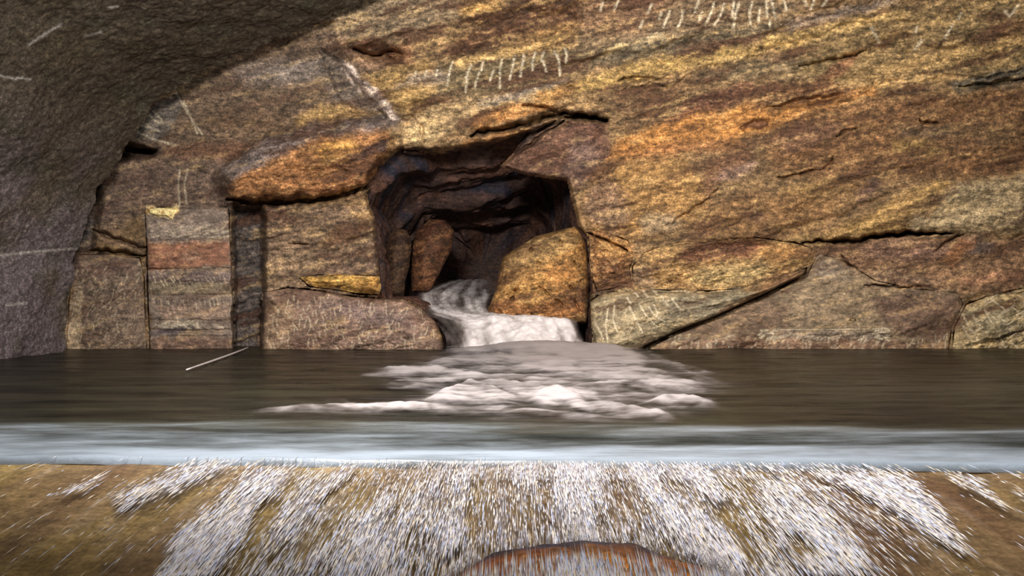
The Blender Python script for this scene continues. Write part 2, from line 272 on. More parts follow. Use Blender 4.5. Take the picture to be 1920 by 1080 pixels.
PATCH = [  # outline, colour (mineral, or painted light and shade), softness px, strength
    ([(0, 0), (690, -40), (760, 230), (700, 260), (420, 400), (280, 400), (100, 480), (0, 480)], (112, 88, 66), 20, 1),
    (ell(525, 136, 90, 22, -4), (140, 124, 112), 14, .8),
    (ell(355, 160, 34, 16, -25), (138, 112, 82), 10, .7),
    ([(250, 245), (320, 165), (345, 190), (320, 235), (300, 262), (248, 262)], (112, 102, 92), 8, .8),
    (ell(420, 285, 110, 18, 0), (122, 80, 52), 14, .8),
    (ell(470, 230, 80, 22, 0), (122, 92, 62), 18, .7),
    ([(590, 90), (640, 108), (744, 228), (690, 232), (640, 196), (596, 150)], (104, 90, 78), 7, .9),

    ([(585, 52), (655, 20), (700, 6), (704, 14), (600, 62), (440, 112), (330, 176), (322, 168), (440, 98), (540, 62)], (150, 122, 88), 5, .7),  # lit rim edge painted as a paler strip
    ([(556, 222), (600, 196), (652, 196), (706, 212), (640, 226), (560, 240)], (178, 138, 74), 8, .9),
    ([(415, 322), (470, 278), (560, 240), (640, 226), (730, 226), (748, 242), (660, 246), (580, 262), (520, 292), (470, 318), (430, 336)], (136, 118, 110), 8, .95),
    ([(425, 372), (440, 336), (520, 292), (580, 262), (660, 246), (735, 248), (738, 270), (700, 335), (640, 358), (540, 374)], (164, 106, 48), 12, .9),
    (ell(628, 280, 40, 18, -15), (192, 136, 44), 10, .8),
    ([(440, 374), (520, 360), (640, 345), (690, 320), (700, 340), (610, 368), (500, 378)], (134, 78, 36), 10, .7),
    ([(660, 300), (690, 270), (735, 262), (730, 284), (700, 286), (668, 306)], (84, 62, 62), 5, .85),
    ([(180, 300), (420, 300), (430, 392), (272, 392), (180, 430)], (114, 90, 74), 16, .9),
    # top, left of centre
    ([(620, 20), (700, -40), (860, -40), (870, 30), (800, 60), (720, 80), (630, 70)], (142, 118, 86), 14, .9),
    (ell(900, 12, 44, 16, -5), (182, 136, 62), 10, .8),
    ([(860, 66), (930, 22), (1050, -30), (1100, -40), (1090, 48), (1010, 72), (940, 92), (860, 112), (830, 90)], (92, 60, 36), 14, .95),
    (ell(1040, 60, 70, 12, -12), (160, 118, 60), 8, .7),
    ([(700, 120), (640, 80), (680, 74), (780, 88), (770, 124)], (118, 72, 42), 10, .8),
    ([(650, 100), (700, 92), (740, 128), (690, 132)], (170, 128, 92), 8, .6),
    ([(680, 140), (800, 114), (820, 150), (800, 205), (760, 222)], (160, 124, 62), 12, .85),
    ([(820, 120), (1070, 84), (1100, 110), (1080, 140), (900, 182), (820, 178)], (124, 104, 68), 10, .9),
    ([(770, 138), (830, 128), (840, 150), (790, 160), (740, 166)], (150, 130, 112), 10, .7),
    ([(850, 118), (960, 88), (1060, 66), (1150, 52), (1160, 66), (1060, 90), (950, 106), (860, 124)], (196, 154, 84), 6, .85),
    ([(735, 244), (760, 222), (840, 190), (1000, 162), (1050, 152), (1040, 176), (940, 206), (860, 232), (820, 264), (750, 266)], (178, 146, 98), 10, .9),
    ([(900, 190), (980, 168), (1060, 146), (1060, 156), (980, 182), (900, 206)], (138, 122, 104), 6, .8),
    (ell(790, 250, 36, 20, -8), (192, 160, 104), 8, .8),
    ([(880, 222), (940, 200), (1000, 190), (1040, 200), (960, 226), (900, 244), (880, 240)], (176, 118, 48), 7, .9),
    ([(870, 262), (940, 250), (1000, 238), (990, 248), (920, 268), (860, 276)], (172, 116, 52), 6, .85),
    ([(1000, 180), (1060, 158), (1160, 140), (1200, 128), (1200, 140), (1080, 176), (1010, 200)], (188, 136, 62), 8, .9),
    # recess above the opening: overhang's shade painted into the first patch
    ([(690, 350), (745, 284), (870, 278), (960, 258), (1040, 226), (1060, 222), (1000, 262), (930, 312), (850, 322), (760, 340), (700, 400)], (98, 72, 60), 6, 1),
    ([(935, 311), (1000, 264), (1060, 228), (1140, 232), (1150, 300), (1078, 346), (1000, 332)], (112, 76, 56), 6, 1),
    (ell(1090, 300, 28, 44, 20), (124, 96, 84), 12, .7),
    # upper right
    ([(1080, 60), (1240, -40), (1500, -40), (1500, 20), (1380, 70), (1200, 110), (1080, 130)], (134, 108, 76), 16, .95),
    ([(1080, 40), (1120, -40), (1240, -40), (1270, 0), (1200, 60), (1100, 66)], (134, 98, 66), 14, .9),
    ([(1090, 100), (1220, 72), (1400, 50), (1480, 40), (1440, 62), (1260, 102), (1100, 124)], (112, 98, 72), 10, .85),
    (ell(1222, 72, 20, 9, -15), (190, 166, 124), 4, .9), (ell(1152, 94, 26, 6, -28), (200, 172, 116), 4, .8), (ell(1096, 104, 22, 6, -18), (190, 160, 104), 4, .8),
    ([(1080, 150), (1200, 112), (1320, 96), (1420, 84), (1420, 104), (1300, 130), (1200, 150), (1080, 180)], (176, 140, 70), 9, .85),
    ([(1430, 74), (1480, 62), (1600, 36), (1700, 18), (1690, 34), (1600, 56), (1480, 92), (1430, 92)], (206, 164, 86), 6, .9),
    ([(1470, 44), (1560, 18), (1680, -6), (1680, 8), (1560, 36), (1480, 58)], (142, 122, 106), 8, .8),
    ([(1480, 96), (1560, 74), (1650, 44), (1640, 72), (1560, 104), (1490, 112)], (116, 80, 44), 8, .85),
    ([(1400, 112), (1520, 104), (1600, 100), (1560, 140), (1400, 152), (1300, 146)], (130, 110, 78), 14, .8),
    ([(1520, 60), (1700, 20), (1960, -40), (1960, 160), (1700, 130), (1560, 156), (1500, 140)], (146, 118, 70), 22, .85),
    ([(1860, 44), (1960, 30), (1960, 70), (1850, 72)], (128, 84, 46), 12, .7),
    ([(1580, 150), (1700, 116), (1860, 70), (1960, 60), (1960, 78), (1760, 124), (1640, 160)], (180, 140, 76), 10, .6),
    ([(1560, 152), (1640, 146), (1760, 136), (1800, 148), (1680, 166), (1570, 166)], (198, 156, 92), 6, .8),
    ([(1780, 156), (1850, 140), (1960, 116), (1960, 148), (1860, 168), (1800, 172)], (96, 90, 76), 6, .9),
    ([(1550, 128), (1620, 92), (1610, 110), (1580, 140), (1500, 168)], (126, 80, 50), 6, .8),
    ([(1250, 220), (1300, 186), (1400, 152), (1420, 160), (1390, 190), (1290, 224)], (116, 72, 50), 8, .9),
    ([(1410, 170), (1560, 150), (1600, 166), (1560, 190), (1440, 206), (1400, 192)], (128, 84, 46), 8, .85),
    ([(1140, 300), (1160, 262), (1260, 222), (1400, 196), (1460, 206), (1560, 184), (1640, 158), (1640, 176), (1560, 206), (1480, 226), (1400, 260), (1290, 268), (1180, 300)], (192, 124, 36), 12, .85),
    ([(1150, 300), (1270, 262), (1380, 262), (1400, 276), (1280, 290), (1170, 320)], (164, 104, 46), 12, .7),
    ([(1390, 240), (1412, 226), (1442, 224), (1436, 236), (1400, 246)], (104, 64, 40), 4, .9),
    ([(1440, 262), (1500, 216), (1640, 180), (1800, 180), (1960, 150), (1960, 340), (1800, 330), (1600, 330), (1480, 330), (1430, 290)], (132, 90, 48), 18, .9),
    ([(1440, 262), (1500, 228), (1580, 232), (1560, 262), (1480, 290)], (120, 82, 56), 10, .8),
    ([(1680, 240), (1780, 232), (1800, 250), (1740, 268), (1690, 256)], (100, 78, 56), 10, .8),
    (ell(1720, 276, 50, 14, 8), (150, 116, 52), 10, .7), (ell(1850, 250, 70, 26, 0), (118, 88, 52), 16, .7),
    (ell(1606, 352, 44, 26, -10), (106, 74, 62), 12, .9),
    (ell(1380, 322, 44, 14, -20), (150, 116, 98), 8, .8),
    ([(1300, 352), (1330, 300), (1400, 282), (1420, 296), (1350, 330), (1330, 380)], (122, 78, 50), 12, .7),
    ([(1460, 362), (1520, 336), (1640, 330), (1600, 372), (1500, 384)], (152, 112, 54), 14, .7),
    # right middle
    ([(1110, 330), (1160, 300), (1280, 296), (1320, 340), (1330, 400), (1240, 446), (1130, 440), (1080, 400)], (168, 122, 58), 16, .9),
    ([(1100, 350), (1140, 320), (1180, 400), (1150, 440), (1090, 400)], (142, 110, 86), 12, .7),
    (ell(1236, 420, 40, 20, 0), (166, 144, 112), 12, .6),
    ([(1300, 400), (1400, 360), (1540, 372), (1600, 380), (1520, 440), (1400, 446), (1300, 440)], (144, 102, 54), 16, .85),
    (ell(1410, 404, 24, 14, 20), (104, 68, 48), 8, .7), (ell(1440, 424, 22, 8, -30), (96, 66, 38), 6, .6),
    ([(1540, 442), (1640, 400), (1690, 366), (1760, 340), (1790, 344), (1760, 380), (1700, 430), (1620, 444)], (194, 150, 76), 10, .9),
    ([(1690, 434), (1740, 376), (1800, 342), (1960, 318), (1960, 436), (1800, 440)], (178, 152, 108), 12, .9),
    ([(1720, 400), (1760, 360), (1770, 376), (1740, 412)], (148, 104, 50), 8, .7),
    ([(1420, 452), (1500, 440), (1620, 440), (1540, 456), (1460, 456)], (180, 140, 76), 6, .7),
    ([(1540, 470), (1620, 450), (1800, 440), (1960, 440), (1960, 548), (1800, 548), (1720, 544), (1640, 528)], (148, 108, 72), 10, .9),
    (ell(1700, 470, 90, 18, 0), (128, 92, 76), 12, .7), (ell(1830, 462, 36, 16, 0), (94, 78, 74), 8, .8),
    ([(1760, 490), (1800, 450), (1830, 450), (1790, 500)], (176, 112, 52), 8, .7),
    ([(1800, 524), (1960, 500), (1960, 520), (1820, 536)], (168, 114, 80), 8, .6),
    # golden boulder
    (ROCKS['golden'], (176, 124, 52), 5, 1), ([(960, 470), (1000, 446), (1070, 430), (1090, 450), (1000, 500), (940, 510)], (150, 116, 64), 10, .8),
    ([(900, 610), (920, 560), (1000, 572), (1104, 540), (1104, 612)], (146, 90, 38), 10, .85), (ell(1060, 520, 34, 26, 20), (176, 116, 42), 10, .7), (ell(985, 548, 44, 12, 10), (196, 142, 58), 8, .7),
    (ROCKS['knob'], (150, 102, 50), 8, 1), (ell(1150, 500, 30, 20, 0), (116, 76, 46), 8, .7), (ell(1150, 465, 34, 22, 0), (176, 126, 58), 8, .7),
    # lens boulder and the hollowed rock above it
    ([(1100, 560), (1140, 544), (1440, 544), (1510, 505), (1436, 552), (1208, 660), (1100, 668)], (158, 138, 102), 6, 1),
    ([(1250, 552), (1400, 548), (1340, 590), (1260, 610)], (142, 128, 100), 10, .8),
    ([(1400, 552), (1510, 506), (1508, 516), (1436, 551), (1345, 592)], (150, 104, 66), 4, .7),
    (ROCKS['scoop'], (170, 128, 70), 6, 1), ([(1276, 476), (1310, 458), (1400, 452), (1448, 462), (1420, 478), (1350, 484), (1290, 496)], (126, 76, 50), 8, .9),
    (ell(1370, 515, 80, 22, -8), (176, 148, 92), 12, .8), (ell(1210, 520, 22, 24, 0), (150, 122, 92), 10, .7), (ell(1470, 475, 40, 16, 0), (176, 122, 56), 8, .8),
    # right slab
    (ROCKS['slab'], (140, 116, 86), 5, 1), ([(1260, 620), (1440, 556), (1480, 570), (1480, 618), (1300, 640)], (120, 92, 68), 12, .8),
    ([(1636, 560), (1700, 545), (1810, 556), (1785, 612), (1776, 640), (1690, 630), (1650, 600)], (110, 82, 64), 12, .9),
    ([(1530, 480), (1560, 480), (1600, 520), (1540, 524)], (142, 124, 104), 8, .8), ([(1590, 508), (1700, 508), (1760, 530), (1640, 530)], (162, 130, 100), 10, .7),
    ([(1460, 622), (1660, 618), (1660, 640), (1460, 640)], (156, 136, 116), 6, .7), ([(1215, 668), (1240, 640), (1440, 634), (1780, 642), (1780, 668)], (134, 98, 72), 6, .8),
    (ROCKS['far'], (160, 136, 92), 5, 1), (ell(1860, 600, 60, 22, 10), (130, 118, 90), 14, .7),
    # left blocks
    (ROCKS['foot'], (122, 98, 78), 5, 1), ([(128, 600), (134, 540), (150, 544), (152, 660), (128, 660)], (190, 160, 120), 6, .75), (ell(200, 500, 60, 14, 0), (118, 86, 70), 8, .7),
    ([(165, 425), (180, 425), (270, 458), (270, 478), (190, 452)], (142, 112, 82), 6, .8),
    ([(130, 380), (172, 360), (176, 470), (140, 475)], (96, 90, 88), 6, .7),
    (ROCKS['pillar'], (134, 114, 98), 4, 1), ([(274, 388), (336, 389), (334, 398), (326, 404), (322, 411), (304, 406), (284, 402)], (240, 208, 140), 2.5, 1),
    ([(272, 394), (284, 390), (290, 400), (276, 402)], (196, 142, 56), 2.5, .8), ([(276, 456), (430, 454), (434, 502), (278, 504)], (154, 98, 66), 5, .9),
    (ell(358, 480, 20, 8, 0), (184, 138, 106), 5, .8), ([(276, 512), (436, 512), (436, 528), (276, 528)], (122, 98, 92), 4, .7),
    ([(280, 530), (436, 530), (436, 552), (280, 552)], (142, 124, 92), 4, .7), ([(290, 570), (430, 570), (432, 600), (300, 600)], (160, 128, 104), 5, .7),
    ([(300, 606), (330, 598), (376, 602), (372, 616), (310, 618)], (190, 170, 142), 4, .8), ([(280, 620), (360, 614), (366, 622), (284, 630)], (84, 74, 80), 4, .8),
    ([(284, 634), (436, 632), (436, 660), (284, 660)], (126, 92, 72), 4, .8),
    ([(436, 386), (494, 388), (498, 520), (486, 668), (440, 668)], (92, 80, 74), 6, 1),  # slot beside the pillar: its shade is put into the colour
    ([(494, 388), (560, 380), (690, 390), (712, 420), (716, 556), (494, 556)], (126, 99, 74), 8, .95),
    ([(500, 480), (560, 462), (590, 470), (600, 505), (540, 540), (496, 548)], (152, 122, 90), 10, .8),
    ([(590, 480), (716, 470), (716, 516), (610, 514)], (124, 96, 74), 8, .8), (ell(634, 445, 40, 14, -15), (170, 132, 84), 8, .7), ([(660, 395), (706, 396), (706, 440), (670, 430)], (158, 118, 70), 8, .7),
    (ROCKS['ledge'], (200, 150, 56), 3, 1), ([(664, 530), (712, 520), (712, 552), (680, 552)], (176, 122, 40), 5, .8),
    (ROCKS['mound'], (132, 102, 84), 5, 1), ([(488, 668), (486, 610), (500, 560), (540, 560), (560, 600), (540, 668)], (160, 128, 96), 14, .7),
    (ell(690, 590, 90, 16, 10), (128, 104, 98), 12, .7),
    ([(632, 116), (654, 118), (704, 168), (754, 228), (736, 228), (690, 190)], (222, 196, 178), 4, 1),
]

def minerals_and_light(px, py, marked=True, grain=1.0):
    n = px.shape
    wx = px + 13 * fbm(px / 45, py / 40, 3, 101); wy = py + 9 * fbm(px / 45, py / 40, 3, 111)
    wx = wx + 4 * fbm(px / 9, py / 8, 2, 103); wy = wy + 4 * fbm(px / 9, py / 8, 2, 113)
    col = np.tile(lin((134, 102, 62)), n + (1,))
    for poly, c, soft, s in PATCH:
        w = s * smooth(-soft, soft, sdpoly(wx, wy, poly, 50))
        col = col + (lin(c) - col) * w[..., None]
    u = wx * math.cos(TH) + wy * math.sin(TH); v = -wx * math.sin(TH) + wy * math.cos(TH)
    calm = np.zeros(n)
    for poly, k in FLAT: calm = np.maximum(calm, k * smooth(-10, 10, sdpoly(px, py, poly)))
    q = (1 - .8 * calm) * grain
    s1 = fbm(u / 90, v / 11, 4, 121); s2 = fbm(px / 12, py / 10, 4, 131, .7); s3 = fbm(u / 200, v / 34, 3, 141)
    s6 = fbm(wx / 46, wy / 30, 4, 151, .6)
    bright = np.exp(.75 * s6 + q * (0.55 * s1 + 0.35 * s3) * 1.5 + (0.5 + .5 * q) * 1.15 * s2)
    col = col * bright[..., None]
    k = (0.60 * smooth(.10, .46, s1 + .5 * s2) * (.35 + .65 * q))[..., None]
    col = col + (lin((200, 160, 92)) - col) * k * .8
    k = (0.75 * smooth(.04, .42, -s3 - .5 * s1 + .3 * s6) * (.25 + .75 * q))[..., None]
    col = col + (lin((92, 56, 34)) - col) * k
    if marked:
        k = marks(px, py)[..., None]
        col = col + (lin((224, 204, 168)) - col) * k * .85
    g = col.mean(-1, keepdims=True)
    return np.clip(g + (col - g) * .84, 0.004, 0.9)

# ------------------------------------------------------------------ mesh helpers
def new_mesh(name, verts, faces, mat, col=None, parent=None, smooth_shade=True, attr=None, origin=None):
    verts = np.asarray(verts, float).reshape(-1, 3)
    if origin is not None: verts = verts - np.asarray(origin)
    me = bpy.data.meshes.new(name)
    if isinstance(faces, np.ndarray):
        nf, k = faces.shape
        me.vertices.add(len(verts)); me.vertices.foreach_set('co', verts.astype(np.float32).ravel())
        me.loops.add(nf * k); me.loops.foreach_set('vertex_index', faces.astype(np.int32).ravel())
        me.polygons.add(nf); me.polygons.foreach_set('loop_start', np.arange(0, nf * k, k, dtype=np.int32))
        me.update(calc_edges=True)
    else:
        me.from_pydata([tuple(v) for v in verts], [], faces)
    if smooth_shade: me.polygons.foreach_set('use_smooth', [True] * len(me.polygons))
    if col is not None:
        a = me.color_attributes.new('minerals_and_light', 'FLOAT_COLOR', 'POINT')
        c = np.ones((len(verts), 4), np.float32); c[:, :3] = np.asarray(col).reshape(-1, 3)
        a.data.foreach_set('color', c.ravel())
    if attr:
        for k, val in attr.items():
            a = me.attributes.new(k, 'FLOAT', 'POINT'); a.data.foreach_set('value', np.asarray(val, np.float32).ravel())
    me.validate()
    me.materials.append(mat)
    o = bpy.data.objects.new(name, me); C.objects.link(o)
    if origin is not None: o.location = origin
    if parent: o.parent = parent
    return o

def gridfaces(r, c, base=0, wrap=False):
    i = np.arange(r - 1)[:, None]; j = np.arange(c if wrap else c - 1)[None, :]
    j2 = (j + 1) % c
    return np.stack(np.broadcast_arrays(base + i * c + j, base + i * c + j2, base + (i + 1) * c + j2, base + (i + 1) * c + j), -1).reshape(-1, 4)

def tag(o, label=None, cat=None, group=None, kind=None):
    for k, v in (('label', label), ('category', cat), ('group', group), ('kind', kind)):
        if v: o[k] = v
    return o

# ------------------------------------------------------------------ materials
def mat(name):
    m = bpy.data.materials.new(name); m.use_nodes = True
    nt = m.node_tree; nt.nodes.clear()
    return m, nt, nt.nodes.new, nt.links.new

def rock_material(name, scale=1.0, contrast=0.74, bump=0.6, rough=0.62, gain=1.0, spec=0.4):
    m, nt, N, L = mat(name)
    out = N('ShaderNodeOutputMaterial'); b = N('ShaderNodeBsdfPrincipled'); L(b.outputs[0], out.inputs[0])
    a = N('ShaderNodeAttribute'); a.attribute_name = 'minerals_and_light'
    tc = N('ShaderNodeTexCoord')
    mp = N('ShaderNodeMapping'); mp.inputs['Rotation'].default_value = (0, math.radians(-15), 0); mp.inputs['Scale'].default_value = (0.55, 1, 1.5); L(tc.outputs['Object'], mp.inputs[0])
    n1 = N('ShaderNodeTexNoise'); n1.inputs['Scale'].default_value = 28 * scale; n1.inputs['Detail'].default_value = 9; n1.inputs['Roughness'].default_value = .72; L(mp.outputs[0], n1.inputs[0])
    n2 = N('ShaderNodeTexNoise'); n2.inputs['Scale'].default_value = 80 * scale; n2.inputs['Detail'].default_value = 4; n2.inputs['Roughness'].default_value = .7; L(tc.outputs['Object'], n2.inputs[0])
    r1 = N('ShaderNodeMapRange'); r1.inputs[1].default_value = .34; r1.inputs[2].default_value = .66; r1.inputs[3].default_value = (1 - contrast) * gain; r1.inputs[4].default_value = (1 + contrast) * gain; L(n1.outputs[0], r1.inputs[0])
    r2 = N('ShaderNodeMapRange'); r2.inputs[1].default_value = .32; r2.inputs[2].default_value = .68; r2.inputs[3].default_value = 1 - contrast * .9; r2.inputs[4].default_value = 1 + contrast * .9; L(n2.outputs[0], r2.inputs[0])
    mu = N('ShaderNodeMath'); mu.operation = 'MULTIPLY'; L(r1.outputs[0], mu.inputs[0]); L(r2.outputs[0], mu.inputs[1])
    vm = N('ShaderNodeVectorMath'); vm.operation = 'SCALE'; L(a.outputs['Color'], vm.inputs[0]); L(mu.outputs[0], vm.inputs['Scale'])
    L(vm.outputs[0], b.inputs['Base Color'])
    rr = N('ShaderNodeMapRange'); rr.inputs[1].default_value = .35; rr.inputs[2].default_value = .65; rr.inputs[3].default_value = rough - .2; rr.inputs[4].default_value = rough + .2; L(n2.outputs[0], rr.inputs[0])
    L(rr.outputs[0], b.inputs['Roughness']); b.inputs['Specular IOR Level'].default_value = spec
    ad = N('ShaderNodeMath'); ad.operation = 'MULTIPLY_ADD'; ad.inputs[1].default_value = .35; L(n2.outputs[0], ad.inputs[0]); L(n1.outputs[0], ad.inputs[2])
    bp = N('ShaderNodeBump'); bp.inputs['Strength'].default_value = bump; bp.inputs['Distance'].default_value = .03; L(ad.outputs[0], bp.inputs['Height']); L(bp.outputs[0], b.inputs['Normal'])
    return m

M_rock = rock_material('rock')
M_stone = rock_material('hewn_stone', 1.2, .55, .35)
M_lining = rock_material('sprayed_lining', 1.9, .62, .22, .8, 1.0, .2)
M_bed = rock_material('weir_bed', 1.3, .35, .2, .5)

# ------------------------------------------------------------------ the rock face
def pockets(px, py):
    d = np.zeros(px.shape)
    for k, poly in ROCKS.items():
        n_ = 5.5 * fbm(px / 48, py / 48, 2, 95) + (1.6 if k in ('scoop', 'knob', 'far', 'foot', 'slab') else .4 if k != 'golden' else -1)
        if k == 'lens': n_ = np.where((py < 554) & (px < 1400), 2.2 + n_ * .6, -.6)
        d = np.maximum(d, smooth(-1.3, .2, sdpoly(px, py, poly, 30) - n_) * (0.16 if k != 'golden' else .7))
    return d

xs = np.concatenate([np.arange(20, 110, 6), np.arange(110, 1930, 2.0), np.arange(1930, 2480, 9)])
ys = np.concatenate([np.arange(-190, -10, 7), np.arange(-10, 664, 2.0), [668, 676]])
PX, PY = np.meshgrid(xs, ys)
D = relief(PX, PY)
sh = sdpoly(PX, PY, HOLE, 60)
D = D + 0.16 * smooth(-9, 2, sh)
D = D + pockets(PX, PY)
mk_w = marks(PX, PY)
D = D + 0.012 * mk_w
D = np.maximum(D, 5.42)
col = minerals_and_light(PX, PY)
fc = gridfaces(len(ys), len(xs))
cx = PX.ravel()[fc].mean(1); cy = PY.ravel()[fc].mean(1)
keep = sdpoly(cx, cy, HOLE, 60) < -1.5
fc = fc[keep]
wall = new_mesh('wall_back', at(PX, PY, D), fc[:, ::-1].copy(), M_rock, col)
tag(wall, 'rough ochre and brown rock face filling the end of the tunnel above the pool', 'rock wall', None, 'structure')

# ------------------------------------------------------------------ the passage behind the opening
def resample(poly, n):
    p = np.asarray(poly + [poly[0]], float); s = np.concatenate([[0], np.cumsum(np.hypot(*np.diff(p, axis=0).T))])
    t = np.linspace(0, s[-1], n, endpoint=False)
    return np.stack([np.interp(t, s, p[:, 0]), np.interp(t, s, p[:, 1])], -1)

NP, NR = 460, 240
ring = resample([(716, 560), (712, 500), (706, 430), (702, 400), (694, 384), (690, 362), (704, 336), (728, 308), (752, 284), (810, 276), (880, 270), (950, 250), (1010, 240), (1052, 280), (1070, 341),
                 (1076, 380), (1090, 425), (1105, 445), (1112, 500), (1112, 672), (832, 672), (822, 610), (790, 575), (765, 562)], NP)
cen = np.array([905.0, 480.0])
dirs = ring - cen; dirs /= np.hypot(*dirs.T)[:, None]
ring0 = ring + dirs * 9
Y0 = 6.10
base3 = at(ring0[:, 0], ring0[:, 1], Y0)          # true shape of the mouth
c3 = at(cen[0], cen[1], Y0)
V = []; colp = []
ang = np.arctan2(base3[:, 2] - c3[2], base3[:, 0] - c3[0])
up = smooth(.15, .75, np.sin(ang))
for k in range(NR):
    t = k / (NR - 1)
    y = Y0 + 2.5 * t
    P = base3.copy(); P[:, 1] = y
    X_ = base3[:, 0]
    # roof comes down in ledges towards the back; each ledge wanders with the strata
    tw = t * 6.2 + 1.1 * fbm(X_ * 1.6, t * 2.5 + X_ * 0 + 2.0, 3, 200) - .5 * (X_ + .4)
    fl_ = np.floor(tw); st_ = fl_ + smooth(.62, 1.0, tw - fl_)
    drop = np.interp(st_, [-1, 0, 1, 2, 3, 4, 5, 6, 7, 9], [0, 0, .13, .17, .33, .37, .44, .58, .64, .76]) * (1 + .35 * fbm(X_ * 1.3, st_ * .7, 2, 204)) + .03 * t
    drop = drop + .05 * smooth(.0, .06, t) * fbm(X_ * 3, fl_ * 3.3, 3, 206)
    sc = 1.0 - .10 * t - .5 * smooth(.86, 1.0, t)
    P[:, 0] = c3[0] + (P[:, 0] - c3[0]) * sc
    hgt = np.maximum(P[:, 2] - c3[2], 0)
    P[:, 2] = np.where(P[:, 2] > c3[2], c3[2] + np.maximum(hgt - drop * up * smooth(0, .3, hgt), .10 * up), c3[2] + (P[:, 2] - c3[2]) * sc)
    lx = P[:, 0]
    nz = .07 * fbm(lx * 1.6 + y, y * 3 + P[:, 2] * 4, 4, 201) + .025 * fbm(lx * 5, y * 9 + P[:, 2] * 14, 3, 221) + .06 * (1 - up) * ridge(y * 2.2 + 3, P[:, 2] * .8, 3, 216)
    amp = smooth(0, .06, t)
    P[:, 0] -= np.cos(ang) * nz * amp * .9; P[:, 2] -= np.sin(ang) * nz * amp
    V.append(P)
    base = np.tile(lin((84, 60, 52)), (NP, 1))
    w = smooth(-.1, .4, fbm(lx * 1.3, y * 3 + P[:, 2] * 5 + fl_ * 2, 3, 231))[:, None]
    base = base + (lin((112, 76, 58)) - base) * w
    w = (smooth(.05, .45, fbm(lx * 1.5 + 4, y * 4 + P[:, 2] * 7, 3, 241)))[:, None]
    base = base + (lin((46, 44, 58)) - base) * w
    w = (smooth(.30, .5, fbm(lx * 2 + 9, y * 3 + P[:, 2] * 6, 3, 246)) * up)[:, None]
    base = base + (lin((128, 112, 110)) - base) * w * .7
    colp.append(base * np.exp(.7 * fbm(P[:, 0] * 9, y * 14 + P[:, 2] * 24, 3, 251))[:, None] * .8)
V.append(np.array([[c3[0] - .1, 8.9, c3[2] + .05]])); colp.append(np.array([lin((70, 54, 48))]))
V = np.concatenate(V); colp = np.concatenate(colp)
fcs = gridfaces(NR, NP, 0, True)
last = (NR - 1) * NP
tri = np.array([[last + i, last + (i + 1) % NP, len(V) - 1, len(V) - 1] for i in range(NP)])
faces = [tuple(f) for f in fcs] + [tuple(f[:3]) for f in tri]
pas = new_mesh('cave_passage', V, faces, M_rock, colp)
tag(pas, 'dark layered rock passage running back behind the opening', 'passage', None, 'structure')

# ------------------------------------------------------------------ loose and hewn rocks
def inner(poly, n):
    return resample(poly, n)

def rock(name, poly, off, label, cat, m=None, bulge=0.10, thick=0.10, edge=0.008, soft=True, N=300, M=90, center=None, rough=1.0, extra=None, group=None, flatface=None, tint=None):
    b = resample(poly, N)
    c = np.array(center if center is not None else b.mean(0), float)
    jit = .8 * fbm(b[:, 0] / 9, b[:, 1] / 9, 3, 300)
    dv = b - c; dl = np.hypot(*dv.T)[:, None]
    b = b + dv / dl * (jit[:, None] - .6)
    r = (np.linspace(0, 1, M) ** 0.82)[:, None]
    gx = c[0] + (b[:, 0] - c[0])[None] * r; gy = c[1] + (b[:, 1] - c[1])[None] * r
    inside = np.maximum(sdpoly(gx, gy, b, 10), 0)
    front = relief(gx, gy, rough) if flatface is None else flatface + 0.3 * (relief(gx, gy, rough) - 5.9)
    Dm = front + off
    fi = np.clip(inside / max(inside.max(), 1e-6), 0, 1)
    Dm = Dm - bulge * (smooth(0, .8, fi) if soft else np.sqrt(fi))
    Dm = Dm + edge * np.exp(-inside / 3.0)
    Dm = Dm + 0.010 * marks(gx, gy)
    if extra is not None: Dm = Dm + extra(gx, gy)
    V = [at(gx, gy, Dm).reshape(-1, 3)]
    cl = minerals_and_light(gx, gy)
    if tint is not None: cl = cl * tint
    CC = [cl.reshape(-1, 3)]
    S = 7
    for k in range(1, S + 1):
        f = k / S
        sx = c[0] + (b[:, 0] - c[0]) * (1 - .02 * f); sy = c[1] + (b[:, 1] - c[1]) * (1 - .02 * f)
        V.append(at(sx, sy, Dm[-1] + (thick - edge) * f + .006 * fbm(sx / 8, f * 4 + sy / 8, 2, 310)))
        CC.append(cl[-1] * (1 + .2 * fbm(sx / 7, sy / 7 + f * 5, 2, 320))[:, None])
    V.append(at(c[0], c[1], float((Dm[-1] + thick - edge).mean()))[None]); CC.append(cl[0][:1])
    V = np.concatenate(V); CC = np.concatenate(CC)
    fcs = gridfaces(M + S, N, 0, True)[:, ::-1]
    last = (M + S - 1) * N
    faces = [tuple(int(i) for i in f) for f in fcs[N:]] + [(0, int(N + (j + 1) % N), int(N + j)) for j in range(N)] + [(int(last + j), int(last + (j + 1) % N), len(V) - 1) for j in range(N)]
    origin = np.array([V[:, 0].mean(), V[:, 1].mean(), V[:, 2].min()])
    o = new_mesh(name, V, faces, m or M_rock, CC, origin=origin)
    return tag(o, label, cat, group, 'thing')

